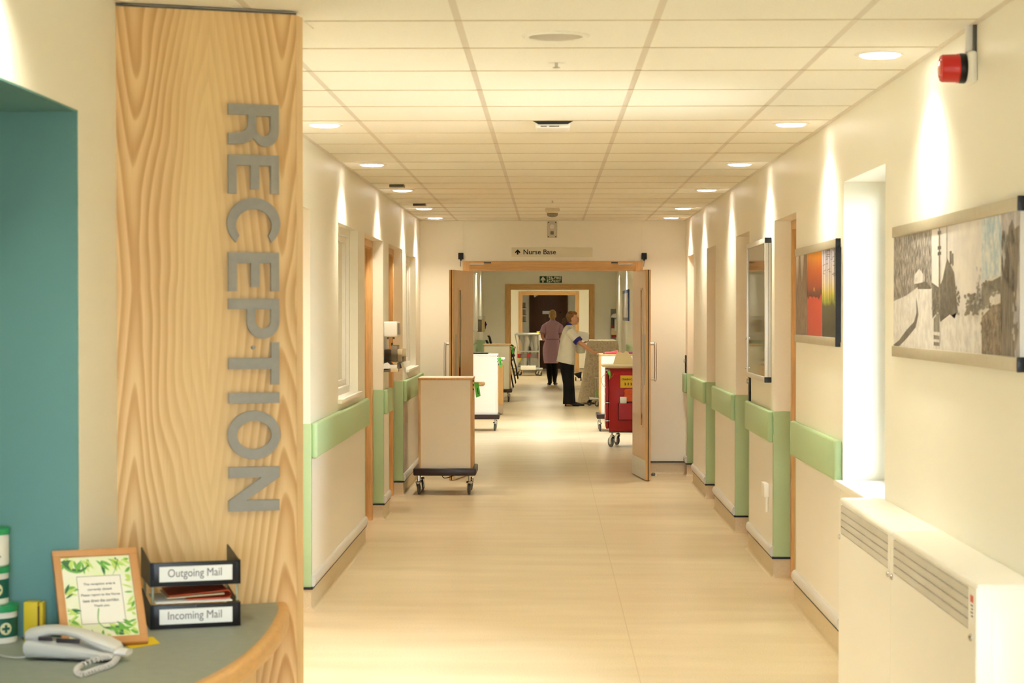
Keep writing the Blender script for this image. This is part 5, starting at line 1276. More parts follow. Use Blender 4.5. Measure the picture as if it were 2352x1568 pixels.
b.build('base_frame', M_CHROME, r)
for x_, y_ in ((lx0, YO + .38), (atY(1375, 920, YO).x, YO + .05), (ox0 + .38, YO + .05), (ox0 + .38, YO + .38)): caster(r, x_, y_, .13, .05, .9)
b = MB(); q = atY(1372, 902, YO + .02); b.box(q.x - .012, q.x + .016, YO + .02, YO + .028, q.z - .08, q.z + .05, 0, .001); b.build('green_tag', M_TAG, r)

# ---- bag trolley at the far opening
YG = 49.6
gx0, gx1 = atY(1187, 800, YG).x, atY(1238, 800, YG).x; gz = atY(1210, 767, YG).z
M_TRG = mat('trolley_grey', (170, 172, 164), .35, metal=.5, noise=(6, .05))
r = thing('waste_trolley', 'grey waste trolley with clear sacks in front of the far doorway', 'trolley', ((gx0 + gx1) / 2, YG + .2, 0))
b = MB(); b.box(gx0 - .06, gx1 + .0, YG - .04, YG + .48, gz - .03, gz + .02, 0, .02, 3); b.box(gx0 - .02, gx1 - .05, YG, YG + .44, gz + .02, gz + .035, 0, .01); b.build('sack_lid', M_TRG, r)
b = MB()
for x_, y_, bend in ((gx0, YG, 1), (gx1, YG, 0), (gx0, YG + .44, 1), (gx1, YG + .44, 0)):
    b.tube(smooth_path([(x_ - .05 * bend, y_, gz - .02), (x_ - .03 * bend, y_, gz - .16), (x_, y_, gz - .32), (x_, y_, .20)], 4), .014, 8)
for z_ in (.64, .22):
    b.tube([(gx0, YG, z_), (gx1, YG, z_)], .010, 8); b.tube([(gx0, YG + .44, z_), (gx1, YG + .44, z_)], .010, 8); b.tube([(gx0, YG, z_), (gx0, YG + .44, z_)], .01, 8); b.tube([(gx1, YG, z_), (gx1, YG + .44, z_)], .01, 8)
b.tube(smooth_path([(gx1, YG + .08, gz - .02), (gx1 + .09, YG + .08, gz - .01), (gx1 + .09, YG + .36, gz - .01), (gx1, YG + .36, gz - .02)], 5), .012, 8)
b.build('tube_frame', M_CHROME, r)
b = MB(); b.box(gx0 - .03, gx1 + .10, YG - .03, YG + .47, .155, .20, 0, .015, 3); b.box(gx0 + .1, gx1 - .08, YG - .036, YG - .03, .16, .27, 1, .004); b.box(gx0 + .005, gx1 - .005, YG + .01, YG + .43, .61, .65, 0, .004); b.build('tray', [M_TRG, M_PAPER], r)
b = MB(); b.box(gx0 + .02, gx1 - .02, YG + .10, YG + .42, .46, .57, 0, .01); b.build('red_bin', M_REDP, r)
b = MB(); b.box(gx0 + .06, gx0 + .12, YG + .06, YG + .3, .30, .46, 0, .01); b.build('yellow_bin', M_YELLOW, r)
def sack(label, cx_, cy_, pts):
    b = MB(); b.loft([[(cx_ + ox + rx * (1 + .10 * sin(3 * a + z_ * 9)) * cos(a), cy_ + ry * (1 + .10 * sin(4 * a + z_ * 13)) * sin(a), z_) for a in [2 * pi * i / 24 for i in range(24)]] for z_, rx, ry, ox in pts])
    o = b.build('clear_sack', M_BAG, r); o['label'] = label
sack('clear sack hanging under the lid', gx0 + .20, YG + .12, ((gz - .035, .19, .10, .02), (gz - .2, .15, .09, .02), (.72, .10, .07, 0), (.5, .09, .07, -.02), (.34, .12, .08, -.04), (.23, .13, .08, -.05), (.212, .05, .04, -.05)))
sack('clear sack slumped on the tray', gx0 + .44, YG + .12, ((gz - .035, .14, .10, -.02), (gz - .25, .11, .08, .0), (.66, .08, .06, .02), (.45, .11, .08, .0), (.33, .13, .09, .02), (.22, .13, .09, .02), (.212, .06, .04, .02)))
for x_, y_ in ((gx0 - .01, YG + .0), (gx1 + .05, YG + .02), (gx0 + .10, YG + .42), (gx1 - .02, YG + .42)): caster(r, x_, y_, .16, .06, 1.2)
q = atY(1237, 771, YG + .2)
b = MB(); b.box(q.x - .05, q.x + .06, YG + .12, YG + .3, gz + .0, gz + .065, 0, .01); b.build('yellow_pack', M_YELLOW, r)
q = atY(1240, 780, YG + .2)
b = MB(); b.box(q.x - .02, q.x + .07, YG + .1, YG + .12, gz - .16, gz - .02, 0, .004); b.build('hanging_cloth', M_PAPER, r)

q0, q1 = atY(1324, 843, 46), atY(1336, 861, 46)
r = thing('floor_machine', 'small dark machine on castors behind the nurse in white', 'machine', ((q0.x + q1.x) / 2, 46.2, 0))
b = MB(); b.prism([(q0.x - .07, 46, .17), (q1.x, 46, .22), (q1.x - .01, 46, .07), (q0.x + .05, 46, .06)], (0, .32, 0)); b.build('body', M_BLACKP, r)
for y_ in (46.06, 46.26):
    for x_ in (q0.x - .03, q1.x - .03): 
        b = MB(); b.lathe([(0, 0), (.045, 0), (.045, .03), (0, .03)], (x_, y_, .045), (1, 0, 0), n=16); b.build('wheel', M_RUBBER, r)

# ================================================================== WARD WALL FITTINGS
p0, p1 = atY(1239.5, 634, Y2 - .012), atY(1290.5, 649.3, Y2 - .012)
r = thing('fire_exit_sign', 'green FIRE EXIT sign with arrow and running man over the oak doorway', 'sign', ((p0.x + p1.x) / 2, Y2, p1.z))
b = MB(); b.box(p0.x, p1.x, Y2 - .008, Y2, p1.z, p0.z, 0, .001); b.build('sign_plate', M_SIGNG, r)
M_SW = mat('sign_white', (240, 240, 222), .4, noise=(5, .02)); W_, H_ = p1.x - p0.x, p0.z - p1.z
K = basis((p0.x, Y2 - .0085, p1.z), (1, 0, 0), (0, 0, 1))
b = MB(); b.flat([arrow_up(W_ * .22, H_ * .92, .3)], .001, 0, K @ Matrix.Translation((W_ * .04, H_ * .04, 0))); b.build('arrow', M_SW, r)
b = MB(); b.flat([[(0, 0), (W_ * .16, 0), (W_ * .16, H_ * .88), (0, H_ * .88)]], .001, 0, K @ Matrix.Translation((W_ * .32, H_ * .06, 0))); dw = b.build('doorway_symbol', M_SW, r)
def stick(b, segs, w, K):
    for a, c in segs:
        a, c = Vector(a), Vector(c); n = (c - a).normalized(); n = Vector((-n.y, n.x)) * w
        b.flat([[tuple(a + n), tuple(c + n), tuple(c - n), tuple(a - n)]], .0012, 0, K)
b = MB(); Kd = K @ Matrix.Translation((W_ * .32, H_ * .06, .0012)); u_, v_ = W_ * .16, H_ * .88
stick(b, [((u_ * .40, v_ * .70), (u_ * .60, v_ * .42)), ((u_ * .60, v_ * .42), (u_ * .35, v_ * .06)), ((u_ * .60, v_ * .42), (u_ * .95, v_ * .24)), ((u_ * .42, v_ * .68), (u_ * .05, v_ * .52)), ((u_ * .45, v_ * .72), (u_ * .85, v_ * .66))], H_ * .055, Kd)
b.flat([arc(u_ * .38, v_ * .86, H_ * .09, H_ * .09, 0, 345, 15)], .0012, 0, Kd); b.build('green_figure', M_SIGNG, dw)
b = MB(); Kf = K @ Matrix.Translation((W_ * .50, H_ * .06, 0)); u_ = W_ * .14
stick(b, [((u_ * .30, v_ * .72), (u_ * .60, v_ * .42)), ((u_ * .60, v_ * .42), (u_ * .2, v_ * .1)), ((u_ * .60, v_ * .42), (u_ * .95, v_ * .14)), ((u_ * .3, v_ * .7), (u_ * .1, v_ * .5)), ((u_ * .35, v_ * .74), (u_ * .9, v_ * .58))], H_ * .06, Kf)
b.flat([arc(u_ * .3, v_ * .88, H_ * .09, H_ * .09, 0, 345, 15)], .001, 0, Kf); b.build('running_man', M_SW, r)
b = MB(); b.mesh(fit_text('FIRE', W_ * .32, H_ * .38, size=.1, depth=.001, bold=.003), 0, K @ Matrix.Translation((W_ * .655, H_ * .54, 0))); b.build('fire_lettering', M_SW, r); b = MB(); b.mesh(fit_text('EXIT', W_ * .30, H_ * .38, size=.1, depth=.001, bold=.003), 0, K @ Matrix.Translation((W_ * .655, H_ * .07, 0))); b.build('exit_lettering', M_SW, r)

ya, yb = atX(1087, 700, XL2 + .03).y, atX(1094.5, 700, XL2 + .03).y
r = thing('notice_board', 'white framed notice board on the far ward wall above the white trolley', 'notice board', (XL2, (ya + yb) / 2, 1.3))
za, zb_ = atX(1094, 628, XL2 + .03).z, atX(1094, 760, XL2 + .03).z
b = MB(); b.box(XL2, XL2 + .05, ya - .5, yb, zb_, za, 0, .006); b.build('board', M_WHITE, r)
b = MB(); b.box(XL2 + .045, XL2 + .056, ya - .52, yb + .02, za - .03, za, 0, .003); b.box(XL2 + .045, XL2 + .056, ya - .52, yb + .02, zb_, zb_ + .03, 0, .003); b.box(XL2 + .045, XL2 + .056, yb - .03, yb + .02, zb_, za, 0, .003); b.build('board_frame', M_ALU, r)

yq = 36.6
def wp2(px, py): return atY(px, py, yq)
p0, p1 = wp2(1104, 734), wp2(1113, 762)
r = thing('soap_dispenser', 'pale wall dispenser with a blue clip above the farther cream trolley', 'dispenser', (XL2, yq + .2, p1.z))
b = MB(); b.box(XL2, p1.x, yq + .02, yq + .3, p1.z, p0.z, 0, .01); b.build('housing', M_CREAMP, r)
b = MB(); b.box(XL2 + .0, p0.x + .02, yq + .01, yq + .05, p1.z, p0.z, 0, .004); b.build('grey_side', mat('dispenser_side', (150, 142, 128), .4, noise=(5, .05)), r)  # grey left side of the dispenser
b = MB(); q = wp2(1118, 745); b.loft([[(p1.x + .012 + w_ * cos(a) * 1.0, yq + .15 + .02 * sin(a), z_) for a in [2 * pi * i / 10 for i in range(10)]] for z_, w_ in ((q.z - .09, .004), (q.z - .03, .012), (q.z, .03), (q.z + .03, .014), (q.z + .06, .004))]); b.build('blue_clip', M_NAVY, r)
b = MB(); b.box(XL2, p1.x + .005, yq + .1, yq + .3, p0.z + .002, p0.z + .07, 0, .004); b.build('clear_cover', M_ACRYL, r)

def ward_guard(label, X, s, y0, y1, z0, z1, col=M_GREEN, rail=False):
    b = MB(); b.box(X, X + s * (.035 if rail else .012), y0, y1, z0, z1, 0, .012 if rail else .003); return tag(b.build('bumper_rail' if rail else 'corner_guard', col), label, 'wall guard')
za = lambda px, py, X: atX(px, py, X).z
ward_guard('green bumper rail on the ward wall behind the white notes trolley', XL2, 1, 20.5, 35.8, za(1095, 805, XL2), za(1095, 787, XL2), rail=True)
b = MB(); q0, q1 = atY(1097, 781, 36.3), atY(1114, 815, 36.3); b.box(XL2, q1.x, 36.3, 36.6, .13, q0.z, 0, .004); tag(b.build('corner_guard', M_GREEN), 'broad green corner guard beside the farther cream trolley', 'corner guard')
ward_guard('green bumper rail on the ward wall behind the red crash trolley', XR2, -1, 20.5, 34.0, za(1435, 808, XR2), za(1435, 787, XR2), rail=True)
b = MB(); q0, q1 = atY(1406, 783, 38.9), atY(1419, 783, 38.9); b.box(q0.x, XR2, 38.9, 39.2, .13, q0.z, 0, .004); tag(b.build('corner_guard', M_GREEN), 'green corner guard behind the floral linen trolley', 'corner guard')

ya, yb = atX(1443, 700, XR2 - .02).y, atX(1430, 700, XR2 - .02).y
z0, z1 = atX(1443, 737, XR2 - .02).z, atX(1443, 664, XR2 - .02).z
r = thing('ward_picture', 'blue edged picture on the ward wall just inside the open leaf', 'picture', (XR2, (ya + yb) / 2, z0))
b = MB(); b.box(XR2 - .02, XR2, ya, yb, z0, z1, 0, .004); b.build('frame', mat('picture_blue', (60, 84, 140), .4, noise=(6, .05)), r)
b = MB(); b.box(XR2 - .024, XR2 - .019, ya + .06, yb - .06, z0 + .06, z1 - .06); b.build('print', two_tone('ward_print', (176, 160, 150), (206, 204, 200), 4, (1, 3, 3)), r)

yq = Y2 - .14                                                     # dispensers in the far corner
def wp3(px, py): return atY(px, py, yq)
p0, p1 = wp3(1403, 709), wp3(1422, 778)
r = thing('glove_station', 'clear acrylic glove station with red edged packs in the far ward corner', 'dispenser', ((p0.x + p1.x) / 2, Y2, p1.z))
b = MB(); b.box(p0.x, p1.x, Y2 - .006, Y2 - .001, p1.z, p0.z); b.build('acrylic_panel', M_ACRYL, r)
b = MB(); q = wp3(1412, 729); b.loft([[(q.x + .075 * cos(a) , y_, q.z + .085 * max(0, sin(a))) for a in [pi * i / 14 for i in range(15)]] for y_ in (yq + .0, yq + .13)]); b.build('grey_dome', M_ALU, r)
b = MB(); q0, q1 = wp3(1404, 731), wp3(1411, 747); b.box(q0.x, q1.x, yq, Y2 - .008, q1.z, q0.z, 0, .003); b.build('grey_pack', M_RUBBER, r)
b = MB(); q0, q1 = wp3(1404.5, 746), wp3(1411, 753); b.box(q0.x, q1.x, yq - .004, Y2 - .008, q1.z, q0.z, 0, .003); q0, q1 = wp3(1404.5, 769), wp3(1421, 774); b.box(q0.x, q1.x, yq - .004, Y2 - .008, q1.z, q0.z, 0, .003); b.build('red_pack', mat('pack_red', (150, 40, 46), .6, noise=(8, .1)), r)
b = MB(); q0, q1 = wp3(1404.5, 754), wp3(1421, 769); b.box(q0.x, q1.x, yq - .002, Y2 - .008, q1.z, q0.z, 0, .004); b.build('pale_pack', M_CREAMP, r)
b = MB(); q0, q1 = wp3(1411.5, 733), wp3(1422.5, 760); b.box(q0.x, q1.x - .03, yq - .05, Y2 - .15, q1.z, q0.z, 0, .006); b.box(q1.x - .03, q1.x, yq - .045, Y2 - .15, q1.z, q0.z - .01, 1, .004); b.build('towel_box', [M_WHITE, M_RUBBER], r)

# shelves of the store room seen through the far opening
r = thing('store_shelf', 'dim wall rack of pale packs inside the far store room', 'shelf', (XL2 + .5, 54, 1.2))
sx0, sx1 = atY(1200, 700, 54).x, atY(1209, 700, 54).x
b = MB(); b.box(sx0 - .15, sx0 - .12, 53.7, 54.4, .6, 2.15)
zs = [atY(1205, y_, 54).z for y_ in (706, 722, 738)]
for z_ in zs: b.box(sx0 - .12, sx1, 53.7, 54.4, z_ - .012, z_, 0)
b.box(sx0 - .03, sx0 + .0, 53.7, 53.73, atY(1200, 695, 54).z, atY(1200, 689, 54).z, 0); b.build('rack', M_BLACKP, r)
b = MB()
for z_ in zs: b.box(sx0 - .08, sx1 - .02, 53.76, 54.3, z_ + .002, z_ + .14, 0, .01)
b.build('pale_packs', mat('pack_grey', (168, 166, 154), .6, noise=(8, .1)), r)

# ================================================================== PEOPLE
def body_mesh(b, name, parent, mt, vox=.007):
    o = b.build(name, mt, parent, 180)
    m = o.modifiers.new('remesh', 'REMESH'); m.mode = 'VOXEL'; m.voxel_size = vox; m.use_smooth_shade = True
    s_ = o.modifiers.new('smooth', 'SMOOTH'); s_.factor = .5; s_.iterations = 2
    return o
def rings(b, L, n=28, m=0, p=2.3):
    """L: (cx, cy, cz, rx, ry, tilt in x) cross sections from the top down."""
    out = []
    for cx_, cy_, cz_, rx, ry, tl in L:
        rr = []
        for i in range(n):
            a = 2 * pi * i / n; c_, s_ = cos(a), sin(a)
            dx = rx * math.copysign(abs(c_) ** (2 / p), c_); dy = ry * math.copysign(abs(s_) ** (2 / p), s_)
            rr.append((cx_ + dx, cy_ + dy, cz_ + tl * dx))
        out.append(rr)
    b.loft(out, m)
def hand(b, w, d, up, L=.17, curl=.35, r_=.0085, side=1):
    """palm and five fingers from wrist w along d; up = back of the hand; side puts the thumb."""
    d = Vector(d).normalized(); up = (Vector(up) - d * Vector(up).dot(d)).normalized(); s_ = d.cross(up) * side; w = Vector(w)
    pl = L * .52
    for k in (-1.2, -.4, .4, 1.2): b.limb([w + s_ * k * .010, w + d * pl * .5 + s_ * k * .015, w + d * pl + s_ * k * .0185], [.016, .0145, .0115], 8)
    for k, l in ((-1.25, .34), (-.42, .44), (.42, .48), (1.25, .42)):
        a = w + d * pl + s_ * k * .0185; sg = L * l
        p1_ = a + (d * cos(curl * .5) - up * sin(curl * .5) + s_ * k * .05) * sg * .42; p2_ = p1_ + (d * cos(curl * 1.3) - up * sin(curl * 1.3)) * sg * .33; p3_ = p2_ + (d * cos(curl * 2) - up * sin(curl * 2)) * sg * .25
        b.limb([a - d * .01, a, p1_, p2_, p3_], [r_ * 1.05, r_, r_ * .95, r_ * .88, r_ * .75], 8)
    a = w + d * pl * .25 + s_ * .022
    b.limb([a, a + (d * .6 + s_ * .6 - up * .2).normalized() * L * .24, a + (d * .6 + s_ * .6 - up * .2).normalized() * L * .24 + (d * .9 + s_ * .25 - up * .3).normalized() * L * .18], [.013, .0105, .008], 8)

# ---- nurse in white, side on, reaching to the bed table
YN = 33.55
def N(cx_, cy_, dy=0):                                            # crop reading -> point in her plane, dy = depth offset
    p = atY(1230 + cx_ / 6.535, 700 + cy_ / 6.535, YN); return Vector((p.x, YN + dy, p.z))
hipc = N(475, 860)
n1 = thing('person', 'person in white tunic with blue collar and black trousers, reaching over a table', 'person', (hipc.x, YN, 0))
b = MB()
hc = N(556, 196)
b.ball(hc, (.093, .075, .112)); b.ball(hc + Vector((.03, 0, -.055)), (.062, .056, .062)); b.ball(hc + Vector((.066, 0, -.098)), (.024, .026, .02))
b.limb([hc + Vector((.090, 0, .012)), hc + Vector((.108, 0, -.03)), hc + Vector((.100, 0, -.044))], [.011, .012, .012], 8)          # nose
for s_ in (-1, 1):
    b.ball(hc + Vector((.088, s_ * .034, .006)), (.016, .02, .012)); b.ball(hc + Vector((-.005, s_ * .075, -.018)), (.022, .010, .034)); b.ball(hc + Vector((.064, s_ * .042, -.04)), (.03, .024, .026))
b.ball(hc + Vector((.092, 0, -.068)), (.014, .026, .010))
nb, nt_ = N(515, 330), N(535, 255)
b.limb([nb + Vector((-.01, 0, -.05)), nb, nt_ + Vector((-.01, 0, .02)), hc + Vector((-.01, 0, -.04))], [.075, .058, .052, .056], 14)
ch, wa, hp = N(495, 470), N(470, 660), N(462, 850)
b.limb([nb + Vector((-.01, 0, -.04)), ch, wa, hp], [.06, .108, .10, .11], 18)
for s_ in (-1, 1): b.limb([nb + Vector((-.01, s_ * .03, -.07)), nb + Vector((-.01, s_ * .13, -.12))], [.048, .045], 12); b.ball(ch + Vector((.0, s_ * .07, .02)), (.10, .085, .14)); b.ball(hp + Vector((.0, s_ * .075, .03)), (.10, .085, .11))
sh = N(520, 405, -.160); el = N(650, 555, -.22); wr = N(862, 706, -.17)
b.limb([sh, sh.lerp(el, .5), el, el.lerp(wr, .45), wr], [.056, .048, .041, .038, .027], 14)
hand(b, wr, Vector((1, .06, -.05)), Vector((.05, 0, 1)), .175, .10, side=-1)
sh2 = N(520, 405, .160); el2 = N(585, 590, .235); wr2 = N(690, 575, .12)
b.limb([sh2, sh2.lerp(el2, .5), el2, el2.lerp(wr2, .45), wr2], [.056, .048, .041, .038, .027], 14)
hand(b, wr2, Vector((.8, -.55, .1)), Vector((.2, .1, -1)), .17, .5, side=1)
for s_, hx, kx, ax in ((-1, 450, 482, 470), (1, 485, 505, 545)):
    b.limb([N(hx + 14, 880, s_ * .085), N(kx, 1170, s_ * .085), N(ax, 1470, s_ * .085)], [.082, .056, .042], 14); b.limb([N(ax, 1485, s_ * .085), N(ax + 70, 1497, s_ * .085)], [.04, .036], 10)
skin1 = body_mesh(b, 'body', n1, M_SKIN)
b = MB()
for s_ in (-1, 1): b.ball(hc + Vector((.098, s_ * .034, .004)), (.007, .011, .006))
b.build('eyes', mat('eye_dark', (40, 28, 22), .3, noise=(5, .02)), n1)
b = MB(); b.ball(hc + Vector((.105, 0, -.068)), (.005, .022, .005)); b.build('lips', mat('lips', (168, 84, 78), .5, noise=(10, .03)), n1)
b = MB()
b.ball(hc + Vector((-.030, 0, .020)), (.090, .084, .105)); b.ball(hc + Vector((.022, 0, .078)), (.060, .068, .042)); b.ball(hc + Vector((-.045, 0, -.025)), (.062, .080, .075))
ho = body_mesh(b, 'hair', n1, M_HAIRB, .008)
b = MB(); b.limb([N(472, 212), N(446, 232), N(436, 275), N(440, 335)], [.034, .055, .050, .020], 14); b.build('ponytail', M_HAIRD, ho)
b = MB(); q = N(470, 214); b.ball(q, (.024, .03, .026)); b.build('hair_tie', M_BLACKP, ho)
b = MB()
def ringN(cy_, back, front, ry, tl=0): p = N((back + front) / 2, cy_); return (p.x, YN, p.z, (front - back) / 2 / 6.535 * (YN / F), ry, tl)
rings(b, [ringN(300, 478, 562, .075, -.15), ringN(330, 442, 572, .12, -.1), ringN(362, 418, 584, .185), ringN(410, 398, 596, .205), ringN(500, 375, 606, .20), ringN(600, 358, 604, .187), ringN(690, 344, 596, .19), ringN(780, 326, 590, .215), ringN(850, 316, 584, .228, -.12), ringN(872, 313, 582, .230, -.22), ringN(871, 330, 570, .215, -.22)])
tun = b.build('tunic', M_TUNIC, n1)
for sgn, S, E in ((-1, sh, el), (1, sh2, el2)):
    d = (E - S); b = MB(); b.tube([S - d * .16 + Vector((0, -sgn * .035, .0)), S - d * .02, S + d * .35, S + d * .80], [.062, .085, .082, .079], 20); sl = b.build('sleeve', M_TUNIC, tun)
    b = MB(); b.tube([S + d * .73, S + d * .98], [.0815, .0805], 20); b.build('cuff', M_NAVY, n1)
b = MB(); rings(b, [ringN(270, 480, 545, .062, -.35), ringN(300, 470, 566, .078, -.40), ringN(322, 462, 575, .085, -.40), ringN(322, 480, 560, .07, -.40)]); b.build('collar', M_NAVY, tun)
b = MB()
for s_, pts in ((-1, ((462, 845, .125), (466, 1000, .105), (488, 1180, .088), (492, 1350, .090), (492, 1482, .097))), (1, ((480, 845, .12), (492, 1000, .10), (510, 1180, .085), (522, 1350, .084), (528, 1478, .088)))):
    rings(b, [(N(x_, y_).x, YN + s_ * (.09), N(x_, y_).z, r_, r_ * .95, 0) for x_, y_, r_ in pts])
b.build('trousers', M_TROUS, n1)
def shoe(b, heel, dir_, L=.25, w=.045, h=.075):
    d = Vector(dir_).normalized(); s_ = Vector((-d.y, d.x, 0)); heel = Vector((heel[0], heel[1], 0))
    b.loft([[heel + d * t * L + s_ * ww * w * cos(a) + Vector((0, 0, max(.0, hh * h * (.5 + .5 * sin(a))))) for a in [2 * pi * i / 14 for i in range(14)]] for t, ww, hh in ((0, .5, .75), (.06, .8, 1.0), (.25, .85, 1.0), (.5, .95, .85), (.75, 1.0, .6), (.93, .75, .5), (1.0, .3, .35))])
for s_, x_ in ((-1, 440), (1, 520)):
    b = MB(); q = N(x_, 1500); shoe(b, (q.x, YN + s_ * .085), (1, -.05 * s_, 0)); b.build('shoe', M_BLACKP, n1)
# what she carries
q0, q1 = N(625, 405, .08), N(812, 545, .08)
b = MB(); rn = random.Random(2)
for i in range(9):
    K = Matrix.Translation((q0.lerp(q1, .5).x, YN + .02 + i * .016, (q0.z + q1.z) / 2)) @ Matrix.Rotation(rad(8 + rn.uniform(-3, 3)), 4, 'Y')
    w = (q1.x - q0.x) / 2; h = (q0.z - q1.z) / 2; b.box(-w + .01, w - .02, -.006, .006, -h + .012, h - .012 + rn.uniform(0, .01), 0, .002, M=K)
tag(b.build('paper_stack', M_PAPER), 'sheaf of white papers held in the arm of the person in white', 'papers')
b = MB(); q0, q1 = N(600, 572, .03), N(742, 722, .03)
b.loft([[(q0.x + .01 + (q1.x - q0.x) * (.5 + w_ * .5 * cos(a)), YN - .01 + .055 * w_ * sin(a), z_) for a in [2 * pi * i / 20 for i in range(20)]] for w_, z_ in ((.9, q0.z), (1.0, q0.z - .05), (1.02, q1.z + .05), (.85, q1.z), (.4, q1.z - .006))])
tag(b.build('plastic_bag', mat('milky_bag', (240, 238, 220), .3, trans=.35, noise=(18, .08), bump=(20, .8))), 'milky plastic bag hanging under the papers of the person in white', 'bag')

# ---- nurse in lilac, walking away
YP = 43.3
def Q(cx_, cy_, dy=0):
    p = atY(1180 + cx_ / 6.82, 650 + cy_ / 6.82, YP); return Vector((p.x, YP + dy, p.z))
hip = Q(588, 960)
n2_ = thing('person', 'person in a lilac dress and black tights walking away towards the brown door', 'person', (hip.x, YP, 0))
b = MB(); hc = Q(608, 500)
b.ball(hc, (.076, .095, .112)); b.ball(hc + Vector((.004, .04, -.05)), (.056, .06, .06)); b.limb([hc + Vector((.005, .09, .0)), hc + Vector((.006, .108, -.035))], [.01, .012], 8)
for s_ in (-1, 1): b.ball(hc + Vector((s_ * .076, -.005, -.02)), (.010, .022, .032))
nb = Q(608, 600)
b.limb([nb + Vector((0, 0, -.06)), nb, hc + Vector((0, 0, -.05))], [.07, .052, .055], 14)
ch, wa, hp = Q(605, 720), Q(600, 880), Q(586, 1010)
b.limb([nb + Vector((0, 0, -.05)), ch, wa, hp], [.08, .115, .108, .13], 18)
for s_ in (-1, 1): b.limb([nb + Vector((s_ * .03, 0, -.07)), nb + Vector((s_ * .135, 0, -.115))], [.046, .044], 12); b.ball(ch + Vector((s_ * .06, 0, .0)), (.085, .095, .14)); b.ball(hp + Vector((s_ * .065, -.01, 0)), (.10, .105, .12))
shl, ell, wrl = Q(492, 668), Q(444, 830, -.03), Q(470, 890, .17)
b.limb([shl, shl.lerp(ell, .5), ell, ell.lerp(wrl, .5), wrl], [.055, .047, .041, .036, .026], 14); hand(b, wrl, Vector((.12, .95, .15)), Vector((-.3, 0, 1)), .165, .5, side=1)
shr, elr, wrr = Q(720, 668), Q(756, 830, -.03), Q(738, 890, .17)
b.limb([shr, shr.lerp(elr, .5), elr, elr.lerp(wrr, .5), wrr], [.055, .047, .041, .036, .026], 14); hand(b, wrr, Vector((-.12, .95, .15)), Vector((.3, 0, 1)), .165, .5, side=-1)
b.limb([Q(548, 1050), Q(556, 1330), Q(566, 1530, .02)], [.085, .048, .034], 14); b.limb([Q(634, 1050), Q(645, 1330, .03), Q(640, 1500, .10)], [.085, .048, .034], 14)
body_mesh(b, 'body', n2_, M_SKIN)
b = MB(); b.ball(hc + Vector((0, -.012, .018)), (.086, .096, .108)); b.ball(hc + Vector((0, -.035, -.04)), (.07, .07, .06)); hr = body_mesh(b, 'hair', n2_, M_HAIRF, .008)
b = MB(); b.ball(Q(592, 512, -.105), (.044, .04, .048)); b.build('hair_bun', M_HAIRF, hr)
b = MB()
def ringQ(cy_, l_, r_, ry, ): p = Q((l_ + r_) / 2, cy_); return (p.x, YP, p.z, (r_ - l_) / 2 / 6.82 * (YP / F), ry, 0)
rings(b, [ringQ(592, 560, 656, .075), ringQ(612, 508, 706, .10), ringQ(640, 478, 738, .115), ringQ(720, 486, 728, .128), ringQ(800, 494, 716, .125), ringQ(880, 498, 712, .118), ringQ(940, 474, 715, .135), ringQ(1010, 456, 717, .155), ringQ(1100, 456, 715, .155), ringQ(1200, 466, 704, .145), ringQ(1252, 476, 696, .14), ringQ(1250, 490, 682, .125)])
dr = b.build('dress', M_LILAC, n2_)
b = MB(); rings(b, [ringQ(872, 496, 714, .121), ringQ(886, 494, 714, .123)]); b.build('belt_seam', M_LILACD, dr)
b = MB(); rings(b, [ringQ(575, 566, 650, .066), ringQ(596, 552, 664, .08), ringQ(612, 545, 672, .088)]); b.build('collar', M_LILAC, dr)
for S, E in ((shl, ell), (shr, elr)):
    d = E - S; b = MB(); b.tube([S - d * .10 + Vector(((.075 if S is shl else -.075), 0, -.01)), S - d * .06 + Vector(((.03 if S is shl else -.03), 0, -.012)), S + d * .12, S + d * .4, S + d * .76], [.062, .070, .074, .078, .079], 20); b.build('sleeve', M_LILAC, dr)
    b = MB(); b.tube([S + d * .71, S + d * .78], [.0825, .0825], 20); b.build('sleeve_piping', M_LILACD, n2_)
for pts in (((550, 1190, 0, .092), (556, 1330, 0, .066), (560, 1420, 0, .064), (566, 1520, .02, .048), (568, 1570, .02, .046)), ((640, 1190, 0, .092), (646, 1330, .03, .066), (644, 1420, .06, .064), (640, 1500, .10, .048), (640, 1545, .12, .046))):
    b = MB(); b.tube([Q(x_, y_, dy) for x_, y_, dy, r_ in pts], [r_ for *_, r_ in pts], 18); b.build('tights', M_TROUS, n2_)
fa = Q(566, 1570); fb = Q(640, 1560)
b = MB(); shoe(b, (fa.x, YP - .02), (-.12, 1, 0), .24); b.build('shoe', M_BLACKP, n2_)
b = MB(); shoe(b, (fb.x, YP + .12), (.15, 1, 0), .24); b.build('shoe', M_BLACKP, n2_)

# ================================================================== LIGHT
WARM = (1, .935, .725)
for y in (22.2, 27.3, 31.4, 34.6, 38.3): spot(1.2, y, 60 if y > 30 else 46); spot(-1.13, y, 60 if y > 30 else 46)
def ward_fill(x, y, sx, sy, p, col, name='ward_fill_light', spread=180):
    l = bpy.data.lights.new(name, 'AREA'); l.shape = 'RECTANGLE'; l.size = sx; l.size_y = sy; l.energy = p; l.color = col; l.spread = rad(spread)
    o = bpy.data.objects.new(name, l); C.objects.link(o); o.location = (x, y, ZC - .006); return o
ward_fill(.05, 25.2, 1.2, 1.2, 36, (.93, .97, 1.0), spread=120); ward_fill(.05, 28.2, 1.2, 1.2, 32, (.93, .97, 1.0), spread=120)  # unseen cool fills, added in place of daylight from a side window
ward_fill(-.2, 45.2, .6, .6, 26, WARM); ward_fill(0, 49.2, .6, .6, 40, WARM); ward_fill(0, 54, .3, .3, 4, WARM)  # unseen warm fills, added to brighten the far ward and store room
